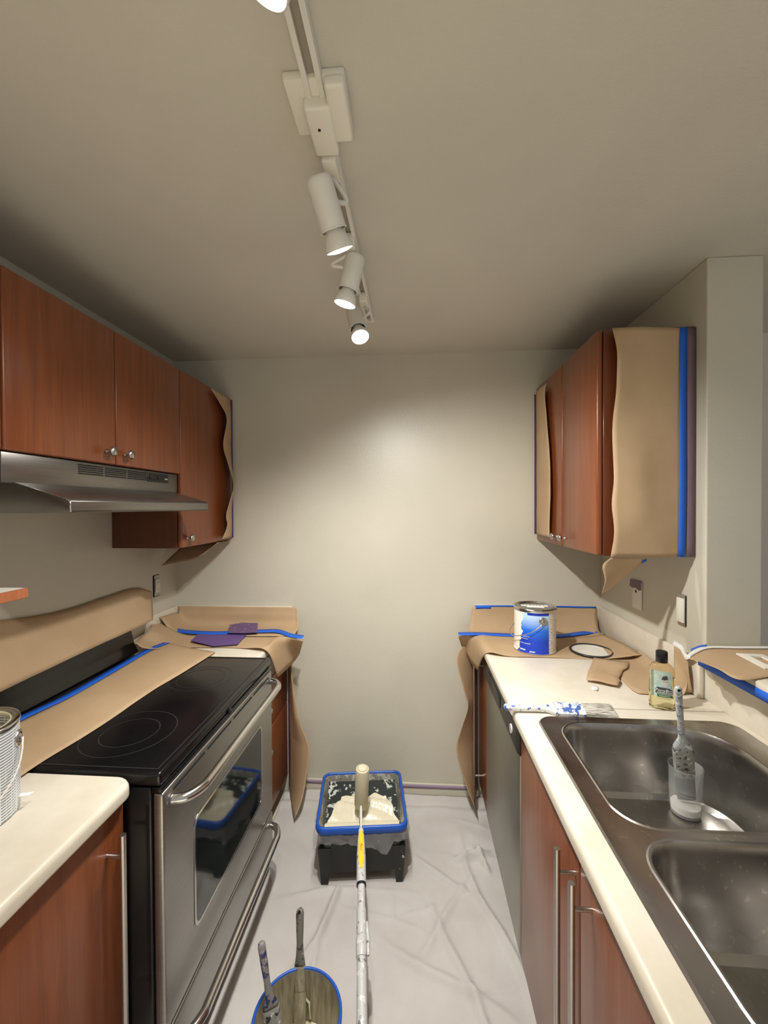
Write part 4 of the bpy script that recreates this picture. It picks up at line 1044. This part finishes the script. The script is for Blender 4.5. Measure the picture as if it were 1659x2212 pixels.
part('pole_collar', tube(B(), [along(.2625), along(.268), along(.33), along(.336)], [.0140, .0155, .0155, .0140], 20), 'pole_metal', r)
part('lock_collar', tube(B(), [along(.3365), along(.342), along(.385), along(.39)], [.0155, .0172, .0172, .0155], 20), 'pole_metal', r)
lv = B(); q = along(.30)+sdn*-.0; 
part('lock_lever', tube(B(), [along(.30)-sdn*.0165, along(.35)-sdn*.0205, along(.385)-sdn*.019], [.004, .006, .004], 10), 'pole_metal', r)
tend = (pA.z-.016)/(-dp.z) if dp.z < 0 else 1.8
part('outer_pole', tube(B(), [along(.3905), along(min(2.0, tend))], .0143, 20), 'pole_metal', r)

# ------------------------------------------------------------ bucket with brushes
bk = V((-.310, 1.045, .0105)); RB, HB = .114, .21
r = root('paint_bucket', bk, 'small round bucket with blue rim and paint-filmed inside', 'bucket'); m = Matrix.Translation(bk)
part('bucket_wall', lathe(B(), [(0, 0), (RB-.022, 0), (RB-.018, .003), (RB-.002, HB-.012), (RB-.002, HB-.004), (RB-.005, HB-.003), (RB-.0215, .006), (0, .005)], m, 56), 'grey_plastic', r)
part('inner_film', lathe(B(), [(RB-.0055, HB-.006), (RB-.0165, .07), (RB-.0165, .06)], m, 56), 'bucket_film', r, smooth=True)
part('rim', lathe(B(), [(RB-.001, HB-.022), (RB+.002, HB-.020), (RB+.003, HB-.002), (RB, HB+.002), (RB-.005, HB), (RB-.0048, HB-.006)], m, 56), 'tray_blue', r, smooth=True, label='blue taped rim')
part('paint', lathe(B(), [(0, .072), (RB-.0168, .072), (RB-.0172, .066), (0, .066)], m, 48), 'wet_paint', r)
part('paint_run', tube(B(), [bk+V((-.03, RB-.009, .19)), bk+V((-.03, RB-.012, .155)), bk+V((.005, RB-.016, .125)), bk+V((.010, RB-.020, .085))], [.002, .0026, .0034, .003], 8), 'wet_paint', r, smooth=True)
h0 = at(648, 1963, 'y', 1.20)
brush(h0, V((-.325, 1.118, .086)), (0, -1, .35), 'grey brush with hanging hole, leaning on the far bucket rim', 'handle_grey', (.48, .20, .32), (.0115, .016, .017), (.0095, .009, .008), 'bucket_film', True, 1.0, 7, True, 'bucket_film')
h1 = at(564, 2034, 'y', 1.09)
brush(h1, V((-.352, 1.03, .086)), (.4, -1, .3), 'blue-stained brush standing in bucket near the range side', 'handle_blue', (.52, .18, .30), (.0105, .022, .022), (.0095, .009, .009), 'bristle', False, 1.0, 8, True)
